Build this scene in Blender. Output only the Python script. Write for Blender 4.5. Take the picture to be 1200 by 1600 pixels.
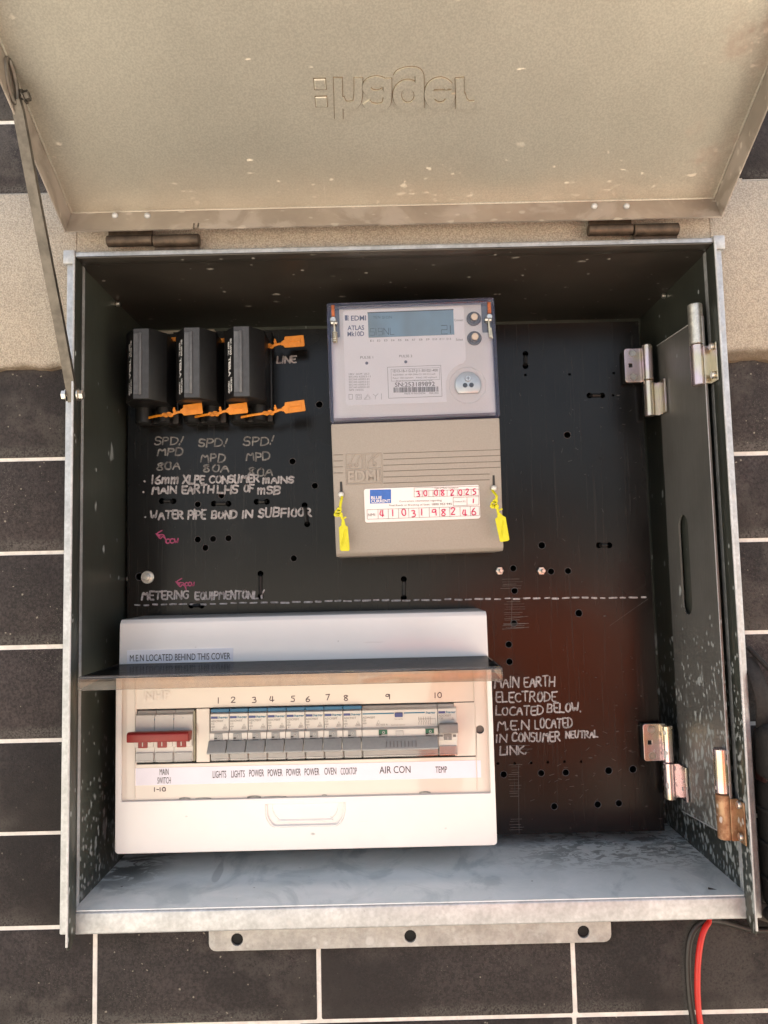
import bpy, bmesh, math, random
from mathutils import Vector, Matrix, Euler

random.seed(7)
for _o in list(bpy.data.objects):
    bpy.data.objects.remove(_o, do_unlink=True)
SC = bpy.context.scene
COL = SC.collection
rad = math.radians

# ------------------------------------------------------------------ camera
CAM_P = Vector((-0.01575800, -0.68283227, 0.29555996))
CAM_E = Euler((1.65388197, 0.02314391, 0.00072839), 'XYZ')
FPX = 1199.7                      # focal length in pixels of a 1200 x 1600 frame
cd = bpy.data.cameras.new('camera')
cd.sensor_fit = 'HORIZONTAL'
cd.sensor_width = 36.0
cd.lens = 36.0 * FPX / 1200.0
cd.clip_start = 0.01
cd.clip_end = 2000.0
cam = bpy.data.objects.new('camera', cd)
cam.location = CAM_P
cam.rotation_euler = CAM_E
COL.objects.link(cam)
SC.camera = cam

# ------------------------------------------------------------------ light
SUN_EL, SUN_AZ = rad(65), rad(28)      # the sun stands behind the wall: the box hangs in open shade
world = bpy.data.worlds.new('World')
SC.world = world
world.use_nodes = True
wn = world.node_tree.nodes
sky = wn.new('ShaderNodeTexSky')
sky.sky_type = 'NISHITA'
sky.sun_disc = False
sky.sun_elevation = SUN_EL
sky.sun_rotation = SUN_AZ
bg = wn.get('Background') or wn.new('ShaderNodeBackground')
_hs = wn.new('ShaderNodeHueSaturation')
_hs.inputs['Saturation'].default_value = 0.48
world.node_tree.links.new(sky.outputs[0], _hs.inputs['Color'])
world.node_tree.links.new(_hs.outputs[0], bg.inputs[0])
bg.inputs[1].default_value = 0.115
sky.air_density = 1.0
sky.dust_density = 4.0
sky.ozone_density = 1.0
sd = bpy.data.lights.new('sun', 'SUN')
sd.energy = 5.0
sd.angle = rad(0.5)
sd.color = (1.0, 0.95, 0.87)
sun = bpy.data.objects.new('sun', sd)
_d = Vector((math.sin(SUN_AZ) * math.cos(SUN_EL), math.cos(SUN_AZ) * math.cos(SUN_EL), math.sin(SUN_EL)))
sun.rotation_euler = _d.to_track_quat('Z', 'Y').to_euler()
sun.location = _d * 5
COL.objects.link(sun)
vs = SC.view_settings
SC.display_settings.display_device = 'sRGB'
vs.view_transform = 'Standard'
vs.look = 'None'
vs.exposure = 1.75
vs.gamma = 1.0
vs.use_curve_mapping = False
try:
    SC.cycles.use_denoising = True
    SC.cycles.max_bounces = 10
    SC.cycles.transparent_max_bounces = 16
    SC.cycles.caustics_reflective = False
    SC.cycles.caustics_refractive = False
except Exception:
    pass

# ------------------------------------------------------------------ measuring
_CM = CAM_E.to_matrix()


def at(px, py, Y):
    """point of the vertical plane at depth Y that was measured at photo pixel px, py"""
    d = _CM @ Vector(((px - 600) / FPX, -(py - 800) / FPX, -1))
    return CAM_P + d * ((Y - CAM_P.y) / d.y)


def onx(px, py, X):
    d = _CM @ Vector(((px - 600) / FPX, -(py - 800) / FPX, -1))
    return CAM_P + d * ((X - CAM_P.x) / d.x)


# ------------------------------------------------------------------ object helpers
def props(o, label=None, cat=None, group=None, kind=None):
    if label: o['label'] = label
    if cat: o['category'] = cat
    if group: o['group'] = group
    if kind: o['kind'] = kind
    return o


def thing(name, loc, label=None, cat=None, group=None, kind=None):
    o = bpy.data.objects.new(name, None)
    o.empty_display_size = 0.02
    o.location = loc
    COL.objects.link(o)
    return props(o, label, cat, group, kind)


def origin_of(o):
    while o.parent: o = o.parent
    return Vector(o.location)


def copy_tree(o, parent=None):
    c = o.copy()
    COL.objects.link(c)
    if parent: c.parent = parent
    for ch in [x for x in bpy.data.objects if x.parent == o]:
        copy_tree(ch, c)
    return c


class MB:
    """collects shapes (world coordinates) and links them as one mesh object"""
    def __init__(s):
        s.v = []; s.f = []; s.M = None; s.uv = {}

    def add(s, vs, fs):
        b = len(s.v)
        for p in vs:
            p = Vector(p)
            s.v.append(s.M @ p if s.M else p)
        s.f += [tuple(i + b for i in f) for f in fs]
        return s

    def bm(s, bm):
        bm.verts.index_update()
        s.add([v.co.copy() for v in bm.verts], [[v.index for v in f.verts] for f in bm.faces])
        bm.free()
        return s

    def mesh(s, me):
        return s.add([v.co.copy() for v in me.vertices], [list(p.vertices) for p in me.polygons])

    def box(s, x0, x1, y0, y1, z0, z1, b=0, seg=2):
        x0, x1 = min(x0, x1), max(x0, x1); y0, y1 = min(y0, y1), max(y0, y1); z0, z1 = min(z0, z1), max(z0, z1)
        bm = bmesh.new()
        bmesh.ops.create_cube(bm, size=1)
        for v in bm.verts:
            v.co = Vector((x0 + (v.co.x + .5) * (x1 - x0), y0 + (v.co.y + .5) * (y1 - y0), z0 + (v.co.z + .5) * (z1 - z0)))
        if b:
            bmesh.ops.bevel(bm, geom=bm.edges[:], offset=b, segments=seg, affect='EDGES', profile=.5, clamp_overlap=True)
        return s.bm(bm)

    def prism(s, poly, ax, a0, a1, b=0, seg=1):
        """poly of 2D points extruded along axis ax from a0 to a1"""
        def P(p, a):
            return {'x': (a, p[0], p[1]), 'y': (p[0], a, p[1]), 'z': (p[0], p[1], a)}[ax]
        bm = bmesh.new()
        A = [bm.verts.new(P(p, a0)) for p in poly]
        B = [bm.verts.new(P(p, a1)) for p in poly]
        n = len(poly)
        bm.faces.new(A); bm.faces.new(B[::-1])
        for i in range(n):
            bm.faces.new((A[i], A[(i + 1) % n], B[(i + 1) % n], B[i]))
        bmesh.ops.recalc_face_normals(bm, faces=bm.faces[:])
        if b:
            bmesh.ops.bevel(bm, geom=bm.edges[:], offset=b, segments=seg, affect='EDGES', profile=.5, clamp_overlap=True)
        return s.bm(bm)

    def cyl(s, p0, p1, r, n=20, r1=None, b=0):
        p0, p1 = Vector(p0), Vector(p1)
        r1 = r if r1 is None else r1
        q = (p1 - p0).to_track_quat('Z', 'Y').to_matrix()
        prof = [(0, r), (1, r1)]
        L = (p1 - p0).length
        if b:
            prof = [(0, r - b), (b / L, r), (1 - b / L, r1), (1, r1 - b)]
        vs, fs = [], []
        for t, rr in prof:
            for i in range(n):
                a = 2 * math.pi * i / n
                vs.append(p0 + (p1 - p0) * t + q @ Vector((rr * math.cos(a), rr * math.sin(a), 0)))
        for k in range(len(prof) - 1):
            for i in range(n):
                j = (i + 1) % n
                fs.append((k * n + i, k * n + j, (k + 1) * n + j, (k + 1) * n + i))
        fs.append(tuple(range(n))[::-1]); m = (len(prof) - 1) * n
        fs.append(tuple(range(m, m + n)))
        return s.add(vs, fs)

    def ball(s, c, r, sc=(1, 1, 1), u=16, v=10):
        bm = bmesh.new()
        bmesh.ops.create_uvsphere(bm, u_segments=u, v_segments=v, radius=r)
        for q in bm.verts:
            q.co = Vector(c) + Vector((q.co.x * sc[0], q.co.y * sc[1], q.co.z * sc[2]))
        return s.bm(bm)

    def tube(s, pts, r, n=10, flat=None):
        """round tube along points; flat=(ru, rv) gives an elliptical section"""
        pts = [Vector(p) for p in pts]
        vs, fs = [], []
        up = Vector((0, 1, 0))
        for k, p in enumerate(pts):
            t = (pts[min(k + 1, len(pts) - 1)] - pts[max(k - 1, 0)]).normalized()
            u = up.cross(t)
            if u.length < 1e-4: u = Vector((1, 0, 0)).cross(t)
            u.normalize(); w = t.cross(u)
            ru, rw = flat or (r, r)
            for i in range(n):
                a = 2 * math.pi * i / n
                vs.append(p + u * ru * math.cos(a) + w * rw * math.sin(a))
        for k in range(len(pts) - 1):
            for i in range(n):
                j = (i + 1) % n
                fs.append((k * n + i, k * n + j, (k + 1) * n + j, (k + 1) * n + i))
        fs.append(tuple(range(n))[::-1]); m = (len(pts) - 1) * n
        fs.append(tuple(range(m, m + n)))
        return s.add(vs, fs)

    def ring(s, c, r, rr, n=20, m=8, axis='y', ez=1.0):
        pts = []
        for i in range(n + 1):
            a = 2 * math.pi * i / n
            x, z = r * math.cos(a), r * math.sin(a) * ez
            pts.append(Vector(c) + (Vector((x, 0, z)) if axis == 'y' else Vector((0, x, z)) if axis == 'x' else Vector((x, z, 0))))
        return s.tube(pts, rr, m)

    def ribbon(s, pts, w, Y, seg=5):
        """flat stroke with round ends in the vertical plane at depth Y; pts are (x, z)"""
        P = [Vector(p) for p in pts]
        if len(P) == 1: P = [P[0], P[0] + Vector((w * .05, 0))]
        L, Rr = [], []
        for k, p in enumerate(P):
            t = (P[min(k + 1, len(P) - 1)] - P[max(k - 1, 0)])
            if t.length < 1e-9: t = Vector((1, 0))
            t.normalize(); nrm = Vector((-t.y, t.x))
            L.append(p + nrm * w / 2); Rr.append(p - nrm * w / 2)
        t0 = (P[1] - P[0]).normalized(); t1 = (P[-1] - P[-2]).normalized()
        loop = [(q.x, Y, q.y) for q in L + Rr]
        n = len(P)
        fs = [(i, n + i, n + i + 1, i + 1) for i in range(n - 1)]
        base = len(loop)
        def cap(c, t, a, bidx, sgn):
            nonlocal loop, fs
            ang0 = math.atan2(t.x * sgn, -t.y * sgn)
            ids = [a]
            for k in range(1, seg):
                an = ang0 - math.pi * k / seg
                loop.append((c.x + math.cos(an) * w / 2, Y, c.y + math.sin(an) * w / 2)); ids.append(len(loop) - 1)
            ids.append(bidx)
            fs.append(tuple(ids))
        cap(P[-1], t1, n - 1, 2 * n - 1, 1)
        cap(P[0], t0, n, 0, -1)
        return s.add(loop, fs)

    def build(s, name, mat, parent=None, smooth=False, angle=32, kind=None):
        me = bpy.data.meshes.new(name)
        o0 = origin_of(parent) if parent else Vector((0, 0, 0))
        me.from_pydata([v - o0 for v in s.v], [], s.f)
        me.materials.append(mat)
        if smooth:
            me.polygons.foreach_set('use_smooth', [True] * len(me.polygons))
            me.set_sharp_from_angle(angle=rad(angle))
        me.update()
        o = bpy.data.objects.new(name, me)
        COL.objects.link(o)
        if parent: o.parent = parent
        if kind: o['kind'] = kind
        return o


def curve_mesh(cu):
    ob = bpy.data.objects.new('t', cu)
    me = bpy.data.meshes.new_from_object(ob)
    bpy.data.objects.remove(ob)
    return me


def plate(mb, outline, holes, y0, y1, bevel=0.0):
    """flat plate with holes, outline/holes are lists of (x, z)"""
    cu = bpy.data.curves.new('p', 'CURVE')
    cu.dimensions = '2D'; cu.fill_mode = 'BOTH'
    cu.extrude = abs(y1 - y0) / 2 - bevel
    if bevel:
        cu.bevel_depth = bevel; cu.bevel_resolution = 1; cu.offset = -bevel
    for lp in [outline] + holes:
        sp = cu.splines.new('POLY')
        sp.points.add(len(lp) - 1)
        for q, p in zip(sp.points, lp): q.co = (p[0], p[1], 0, 1)
        sp.use_cyclic_u = True
    me = curve_mesh(cu)
    yc = (y0 + y1) / 2
    mb.add([(v.co.x, yc - v.co.z, v.co.y) for v in me.vertices], [list(p.vertices) for p in me.polygons])
    bpy.data.meshes.remove(me); bpy.data.curves.remove(cu)
    return mb


def circ(cx, cz, r, n=14, rz=None):
    return [(cx + r * math.cos(2 * math.pi * i / n), cz + (rz or r) * math.sin(2 * math.pi * i / n)) for i in range(n)]


def rrect(x0, x1, z0, z1, r, n=4, corners=(1, 1, 1, 1)):
    out = []
    for k, (cx, cz, a0) in enumerate(((x1 - r, z1 - r, 0), (x0 + r, z1 - r, 90), (x0 + r, z0 + r, 180), (x1 - r, z0 + r, 270))):
        if not corners[k]:
            out.append((x1 if k in (0, 3) else x0, z1 if k in (0, 1) else z0)); continue
        for i in range(n + 1):
            a = rad(a0 + 90 * i / n)
            out.append((cx + r * math.cos(a), cz + r * math.sin(a)))
    return out


def text(mb, s, o, xd, yd, width=None, height=None, bold=0.0, extrude=0.00012, center=False, shear=0, bevel=0, space=1.0):
    """lettering laid in the plane o + x*xd + y*yd, scaled so that cap height / width fit"""
    cu = bpy.data.curves.new('f', 'FONT')
    cu.body = s
    cu.extrude = 0
    cu.offset = bold
    cu.shear = shear
    cu.space_character = space
    cu.resolution_u = 3
    me = curve_mesh(cu)
    if not len(me.vertices): return
    xs = [v.co.x for v in me.vertices]
    x0, x1 = min(xs), max(xs)
    sy = (height or 1) / 0.70
    sx = (width / (x1 - x0)) if width else sy
    if height is None: sy = sx
    xd, yd = Vector(xd).normalized(), Vector(yd).normalized()
    n = xd.cross(yd)
    off = -width / 2 if (center and width) else (-(x1 - x0) * sx / 2 if center else 0)
    vv = [Vector(o) + xd * ((v.co.x - x0) * sx + off) + yd * (v.co.y * sy) + n * extrude for v in me.vertices]
    mb.add(vv, [list(p.vertices) for p in me.polygons])
    bpy.data.meshes.remove(me); bpy.data.curves.remove(cu)


def ptext(mb, s, xl, xr, yb, h, Y, yr=None, bold=0.0, f=at):
    """printed line measured on the photo: left x, right x, baseline y, cap height in pixels"""
    a = f(xl, yb, Y); b = f(xr, yr if yr is not None else yb - (xr - xl) * .0232, Y)
    k = (Y - CAM_P.y) / FPX
    x = b - a
    text(mb, s, a, x, Vector((-x.z, 0, x.x)), width=x.length, height=h * k, bold=bold)


# handwriting: strokes on a 6 x 8 grid, two digits per point
HW = {
 'A': (6, '00 38 60|13 53'), 'B': (6, '00 08|08 48 57 55 44 04|44 53 51 40 00'), 'C': (6, '67 48 17 04 11 40 61'),
 'D': (6, '00 08|08 38 66 62 30 00'), 'E': (5, '58 08|08 00 50|04 44'), 'F': (5, '58 08|08 00|04 44'),
 'G': (6, '67 48 17 04 11 40 61 64 44'), 'H': (6, '08 00|68 60|04 64'), 'I': (1, '08 00'), 'K': (5, '08 00|58 04 50'),
 'L': (5, '08 00|00 50'), 'M': (7, '00 18 44 68 70'), 'm': (7, '00 06|04 26 36 30|34 56 66 60'), 'N': (6, '00 08|08 60|60 68'),
 'O': (6, '38 17 04 11 30 51 64 57 38'), 'P': (5, '08 00|08 48 56 44 04'), 'Q': (6, '38 17 04 11 30 51 64 57 38|42 60'),
 'R': (6, '08 00|08 48 56 44 04|24 60'), 'S': (5, '57 38 18 06 14 44 52 40 10 01'), 'T': (6, '08 68|38 30'),
 'U': (6, '08 02 10 40 52 58'), 'W': (8, '08 20 45 60 78'), 'X': (6, '00 68|08 60'), 'Y': (6, '08 34 68|34 30'),
 '0': (5, '38 17 04 11 30 51 54 57 38'), '1': (1, '08 00'), '2': (5, '06 18 48 56 00|00 50'), '3': (5, '07 38 47 45 24|24 44 52 40 00'),
 '4': (6, '28 02 62|48 40'), '5': (5, '58 18 15 45 52 40 00'), '6': (5, '48 15 02 10 40 52 44 04'), '7': (5, '08 58|58 20'),
 '8': (5, '57 38 07 15 52 40 10 02 46 57'), '9': (5, '57 28 05 14 44 57|57 50'),
 '.': (1, '00 01'), '-': (3, '04 34'), '!': (3, '28 13|00 01'),
}


def chaikin(p, n=2):
    for _ in range(n):
        q = [p[0]]
        for a, b in zip(p, p[1:]):
            q += [(a[0] * .75 + b[0] * .25, a[1] * .75 + b[1] * .25), (a[0] * .25 + b[0] * .75, a[1] * .25 + b[1] * .75)]
        p = q + [p[-1]]
    return p


def hand(mb, s, xl, xr, yb, h, Y, w, yr=None, jit=.35, slant=0.08):
    """hand lettered word measured on the photo (pixels); w = pen width in metres"""
    a = at(xl, yb, Y); b = at(xr, yr if yr is not None else yb - (xr - xl) * .0232, Y)
    k = (Y - CAM_P.y) / FPX
    L = (b - a).length
    tot = sum(HW[c][0] + 1.7 if c != ' ' else 4 for c in s) - 1.7
    sx, sz = L / tot, h * k / 8
    dx = (b - a).normalized()
    x = 0
    for c in s:
        if c == ' ':
            x += 4; continue
        wd, st = HW[c]
        rz, rs, oz = random.uniform(-.05, .05), random.uniform(.92, 1.08), random.uniform(-.5, .5)
        for strk in st.split('|'):
            pts = [(int(t[0]), int(t[1])) for t in strk.split()]
            pts = [(p[0] + random.uniform(-jit, jit), p[1] * rs + random.uniform(-jit, jit)) for p in pts]
            if len(pts) > 2: pts = chaikin(pts)
            out = []
            for p in pts:
                u = (x + p[0] + p[1] * (slant + rz)) * sx; v = (p[1] + oz) * sz
                out.append((a.x + dx.x * u, a.z + dx.z * u + v))
            mb.n = getattr(mb, 'n', 0) + 1
            mb.ribbon(out, w * random.uniform(.85, 1.15), Y - .00015 - (mb.n % 40) * .000006)
        x += wd + 1.7


# ------------------------------------------------------------------ materials
class Mat:
    def __init__(s, name, base, rough=.5, metal=0.0, spec=.5):
        s.m = bpy.data.materials.new(name)
        s.m.use_nodes = True
        s.nt = s.m.node_tree; s.n = s.nt.nodes
        s.b = s.n['Principled BSDF']
        s.col = s.rgb(base); s.ro = s.val(rough); s.me = s.val(metal)
        s.b.inputs['Specular IOR Level'].default_value = spec
        s.pos = s.n.new('ShaderNodeNewGeometry').outputs['Position']
        s.h = None

    def lk(s, a, b): s.nt.links.new(a, b)
    def rgb(s, c):
        n = s.n.new('ShaderNodeRGB'); n.outputs[0].default_value = (*c, 1); return n.outputs[0]
    def val(s, v):
        n = s.n.new('ShaderNodeValue'); n.outputs[0].default_value = v; return n.outputs[0]
    def math(s, op, a, b=0.0, c=0.0, clamp=False):
        n = s.n.new('ShaderNodeMath'); n.operation = op; n.use_clamp = clamp
        for i, q in enumerate((a, b, c)):
            if hasattr(q, 'links'): s.lk(q, n.inputs[i])
            else: n.inputs[i].default_value = q
        return n.outputs[0]
    def mixc(s, f, a, b, mode='MIX'):
        n = s.n.new('ShaderNodeMix'); n.data_type = 'RGBA'; n.blend_type = mode
        for sock, q in ((n.inputs[0], f), (n.inputs[6], a), (n.inputs[7], b)):
            if hasattr(q, 'links'): s.lk(q, sock)
            else: sock.default_value = q if isinstance(q, float) else (*q, 1)
        return n.outputs[2]
    def mixf(s, f, a, b):
        n = s.n.new('ShaderNodeMix'); n.data_type = 'FLOAT'
        for sock, q in ((n.inputs[0], f), (n.inputs[2], a), (n.inputs[3], b)):
            if hasattr(q, 'links'): s.lk(q, sock)
            else: sock.default_value = q
        return n.outputs[0]
    def coords(s, stretch=(1, 1, 1), warp=0, wscale=30, off=(0, 0, 0)):
        n = s.n.new('ShaderNodeMapping'); n.inputs['Scale'].default_value = stretch; n.inputs['Location'].default_value = off
        s.lk(s.pos, n.inputs['Vector'])
        o = n.outputs[0]
        if warp:
            t = s.n.new('ShaderNodeTexNoise'); t.inputs['Scale'].default_value = wscale; t.inputs['Detail'].default_value = 3
            s.lk(o, t.inputs['Vector'])
            v = s.n.new('ShaderNodeVectorMath'); v.operation = 'MULTIPLY_ADD'
            s.lk(t.outputs['Color'], v.inputs[0]); v.inputs[1].default_value = (warp,) * 3; s.lk(o, v.inputs[2])
            o = v.outputs[0]
        return o
    def noise(s, scale, detail=4, rough=.6, stretch=(1, 1, 1), off=(0, 0, 0), dist=0):
        t = s.n.new('ShaderNodeTexNoise'); t.inputs['Scale'].default_value = scale
        t.inputs['Detail'].default_value = detail; t.inputs['Roughness'].default_value = rough; t.inputs['Distortion'].default_value = dist
        s.lk(s.coords(stretch, off=off), t.inputs['Vector'])
        return t.outputs['Fac']
    def ramp(s, f, lo, hi, a=0.0, b=1.0):
        n = s.n.new('ShaderNodeMapRange'); n.interpolation_type = 'SMOOTHSTEP'
        s.lk(f, n.inputs[0])
        for i, q in enumerate((lo, hi, a, b)): n.inputs[i + 1].default_value = q
        return n.outputs[0]
    def axis(s, k):
        n = s.n.new('ShaderNodeSeparateXYZ'); s.lk(s.pos, n.inputs[0]); return n.outputs[k]
    def spots(s, scale, density, radius, stretch=(1, 1, 1), warp=.004, wscale=120, off=(0, 0, 0), soft=6):
        v = s.n.new('ShaderNodeTexVoronoi'); v.inputs['Scale'].default_value = scale
        s.lk(s.coords(stretch, warp, wscale, off), v.inputs['Vector'])
        sp = s.n.new('ShaderNodeSeparateXYZ'); s.lk(v.outputs['Color'], sp.inputs[0])
        r = s.math('MULTIPLY', sp.outputs[0], radius)
        inside = s.math('MULTIPLY', s.math('SUBTRACT', r, v.outputs['Distance']), soft, clamp=True)
        pick = s.math('LESS_THAN', sp.outputs[1], density)
        return s.math('MULTIPLY', inside, pick)
    def var(s, amt, scale, detail=4, stretch=(1, 1, 1)):
        f = s.ramp(s.noise(scale, detail, stretch=stretch), .3, .7, 1 - amt, 1 + amt)
        n = s.n.new('ShaderNodeVectorMath'); n.operation = 'SCALE'
        s.lk(s.col, n.inputs[0]); s.lk(f, n.inputs['Scale']); s.col = n.outputs[0]
        return s
    def layer(s, mask, col=None, rough=None, metal=None, amt=1.0):
        if amt != 1.0: mask = s.math('MULTIPLY', mask, amt)
        if col is not None: s.col = s.mixc(mask, s.col, col)
        if rough is not None: s.ro = s.mixf(mask, s.ro, rough)
        if metal is not None: s.me = s.mixf(mask, s.me, metal)
        return s
    def bump(s, h, strength=.3, dist=.001):
        n = s.n.new('ShaderNodeBump'); n.inputs['Strength'].default_value = strength; n.inputs['Distance'].default_value = dist
        s.lk(h, n.inputs['Height'])
        if s.h: s.lk(s.h, n.inputs['Normal'])
        s.h = n.outputs[0]
        return s
    def done(s):
        s.lk(s.col, s.b.inputs['Base Color']); s.lk(s.ro, s.b.inputs['Roughness']); s.lk(s.me, s.b.inputs['Metallic'])
        if s.h: s.lk(s.h, s.b.inputs['Normal'])
        return s.m


def plain(name, base, rough=.5, metal=0.0, var=.06, scale=60, bump=0, bscale=900, spec=.5):
    m = Mat(name, base, rough, metal, spec)
    if var: m.var(var, scale)
    if bump: m.bump(m.noise(bscale, 3), bump, .0004)
    return m.done()


def clear(name, tint, rough=.04, refl=1.0, dirt=0.0):
    m = bpy.data.materials.new(name); m.use_nodes = True
    nt = m.node_tree; n = nt.nodes
    n.remove(n['Principled BSDF'])
    out = n['Material Output']
    tr = n.new('ShaderNodeBsdfTransparent'); tr.inputs[0].default_value = (*tint, 1)
    gl = n.new('ShaderNodeBsdfGlossy'); gl.inputs['Roughness'].default_value = rough; gl.inputs[0].default_value = (refl, refl, refl, 1)
    fr = n.new('ShaderNodeFresnel'); fr.inputs[0].default_value = 1.5
    mx = n.new('ShaderNodeMixShader')
    nt.links.new(fr.outputs[0], mx.inputs[0]); nt.links.new(tr.outputs[0], mx.inputs[1]); nt.links.new(gl.outputs[0], mx.inputs[2])
    last = mx.outputs[0]
    if dirt:
        df = n.new('ShaderNodeBsdfDiffuse'); df.inputs[0].default_value = (.5, .47, .43, 1)
        no = n.new('ShaderNodeTexNoise'); no.inputs['Scale'].default_value = 60; no.inputs['Detail'].default_value = 6
        g = n.new('ShaderNodeNewGeometry'); nt.links.new(g.outputs['Position'], no.inputs['Vector'])
        mr = n.new('ShaderNodeMapRange'); mr.inputs[1].default_value = .45; mr.inputs[2].default_value = .8; mr.inputs[3].default_value = 0; mr.inputs[4].default_value = dirt
        nt.links.new(no.outputs['Fac'], mr.inputs[0])
        m2 = n.new('ShaderNodeMixShader')
        nt.links.new(mr.outputs[0], m2.inputs[0]); nt.links.new(last, m2.inputs[1]); nt.links.new(df.outputs[0], m2.inputs[2])
        last = m2.outputs[0]
    nt.links.new(last, out.inputs[0])
    return m

# ---- the metals
def galv(name, base, rough, metal, oxide=.3, oscale=25, grain=.25):
    m = Mat(name, base, rough, metal)
    m.var(.14, 40).var(.10, 260)
    m.layer(m.ramp(m.noise(oscale, 6, .7, dist=.6), .46, .72), (.55, .56, .56), .75, .15, oxide)
    m.layer(m.spots(90, .22, .42), (.62, .62, .60), .8, .1, .5)
    m.layer(m.ramp(m.noise(140, 5, .7), .62, .74), (.16, .16, .16), .7, .3, .35)
    m.bump(m.noise(900, 3), grain, .0004)
    return m.done()


M_RIM = galv('rim_zinc', (.50, .515, .53), .50, .55, .22, 80)
M_LUG = galv('lug_zinc', (.36, .35, .335), .55, .5, .5, 70)


def wall_metal(name, z0, z1, d0, d1, base=(.075, .082, .070), rough=.36):
    """zinc of the inner walls with dried white water spots, thicker near the bottom"""
    m = Mat(name, base, rough, .55)  # the dark that the metal reflects is put into its base colour
    m.var(.12, 12).var(.06, 500, stretch=(1, 1, .06))
    g = m.ramp(m.axis(2), z0, z1, 1.0, 0.0)
    cl = m.ramp(m.noise(16, 4), .36, .60, .45, 1.15)
    dens = m.math('ADD', m.math('MULTIPLY', m.math('MULTIPLY', m.math('POWER', g, 1.7), d0), cl), d1)
    white = (.40, .43, .43)
    m.layer(m.spots(170, dens, .62, (1, 1, .55), .006), white, .85, 0, .85)
    m.layer(m.spots(330, m.math('MULTIPLY', dens, 1.1), .60, (1, 1, .6), .003, off=(3, 1, 2)), white, .85, 0, .75)
    m.layer(m.spots(75, m.math('MULTIPLY', dens, .55), .5, (1, 1, .5), .012, off=(7, 2, 1)), white, .85, 0, .6)
    m.layer(m.ramp(m.noise(420, 2, stretch=(1, 1, .05)), .70, .76), (.35, .35, .34), .7, .2, .25)
    m.bump(m.noise(700, 3), .08, .0004)
    return m.done()


M_WALL = wall_metal('inner_wall_zinc', .0, .34, 1.7, .010)
M_WALLL = wall_metal('left_wall_zinc', -.02, .27, .70, .010, (.088, .098, .082), .36)
M_TOPIN = Mat('inner_top_zinc', (.072, .064, .056), .36, .55)
M_TOPIN.var(.15, 14)
M_TOPIN.layer(M_TOPIN.spots(60, .16, .34, (1, 1.5, 1), .006), (.40, .38, .34), .8, 0, .7)
M_TOPIN.layer(M_TOPIN.spots(200, .05, .45), (.42, .40, .37), .8, 0, .7)
M_TOPIN = M_TOPIN.done()
_m = Mat('inner_floor_zinc', (.76, .81, .81), .6, .05)
_m.layer(_m.ramp(_m.noise(22, 7, .68, dist=.8), .38, .66), (.86, .89, .89), .75, 0, .8)
_m.layer(_m.ramp(_m.noise(11, 6, .6, (1.6, 1, 1), dist=1.5, off=(3, 1, 0)), .50, .66), (.50, .57, .59), .5, .1, .6)
_m.layer(_m.ramp(_m.noise(160, 5, .7), .55, .72), (.90, .92, .92), .8, 0, .4)
_b = _m.ramp(_m.noise(95, 6, .72, (.6, 1, 1), dist=1.0), .51, .54)
_g = _m.math('MULTIPLY', _m.ramp(_m.axis(0), .06, .20), _m.ramp(_m.axis(1), .045, .11))
_m.layer(_m.math('MULTIPLY', _b, _g), (.20, .23, .23), .4, .3, .75)
_g2 = _m.math('MULTIPLY', _m.ramp(_m.axis(0), -.22, -.27), _m.ramp(_m.axis(1), .02, .10))
_m.layer(_m.math('MULTIPLY', _m.ramp(_m.noise(40, 5, .7, (.5, 1, 1), dist=1), .45, .52), _g2), (.10, .12, .12), .4, .5, .8)
for _k, _off in enumerate(((0, 0, 0), (5, 2, 0), (1, 8, 0))):
    _m.layer(_m.ramp(_m.noise(60, 2, .5, ((.9, .03, 1), (.5, .12, 1), (.04, 1, 1))[_k], off=_off), .73, .75), (.24, .28, .30), .5, .2, .35)
_m.layer(_m.spots(40, .14, .25, (.8, 1, 1), .01), (.70, .74, .76), .8, 0, .5)
_m.layer(_m.spots(90, .05, .16, warp=.006, off=(2, 3, 5)), (.06, .07, .07), .6, .2, .9)
_m.layer(_m.spots(210, .03, .30), (.05, .05, .05), .6, .2, .8)
_m.bump(_m.noise(400, 4), .15, .0005)
M_FLOOR = _m.done()

_m = Mat('lid_zinc', (.565, .545, .475), .40, .75)
_m.var(.06, 8).var(.10, 650, 2)
_edge = _m.ramp(_m.axis(1), -.060, .008)
_cl = _m.ramp(_m.noise(14, 4), .48, .62)
_m.layer(_m.spots(230, _m.math('ADD', _m.math('MULTIPLY', _m.math('MULTIPLY', _edge, .75), _cl), .006), .55, (.55, 1.2, 1), .007, 200), (.74, .69, .60), .8, .05, .75)
_m.layer(_m.spots(120, _m.math('MULTIPLY', _m.math('ADD', _m.math('MULTIPLY', _edge, .30), .02), _cl), .30, (1, 1.4, 1), .006, off=(4, 4, 1)), (.74, .70, .61), .85, .1, .55)
_m.layer(_m.spots(42, .10, .24, (1, 1.6, 1), .010, off=(2, 7, 1)), (.74, .70, .62), .85, .2, .4)
_rt = _m.math('MULTIPLY', _m.ramp(_m.axis(0), .225, .285), _cl)
_m.layer(_m.math('MULTIPLY', _rt, _m.spots(190, .5, .5, (1, 1.6, 1), .006, off=(1, 5, 2))), (.80, .74, .64), .85, 0, .8)
_lf = _m.math('MULTIPLY', _m.ramp(_m.axis(0), -.225, -.285), _cl)
_m.layer(_m.math('MULTIPLY', _lf, _m.spots(90, .35, .4, (1, 1.6, 1), .006, off=(1, 5, 2))), (.80, .75, .65), .85, 0, .7)
_m.layer(_m.math('MULTIPLY', _edge, _m.ramp(_m.noise(7, 3), .30, .6)), (.42, .355, .29), .5, .5, .6)
_m.layer(_m.math('MULTIPLY', _rt, _m.ramp(_m.noise(25, 5), .42, .6)), (.33, .26, .22), .6, .3, .85)
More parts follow.
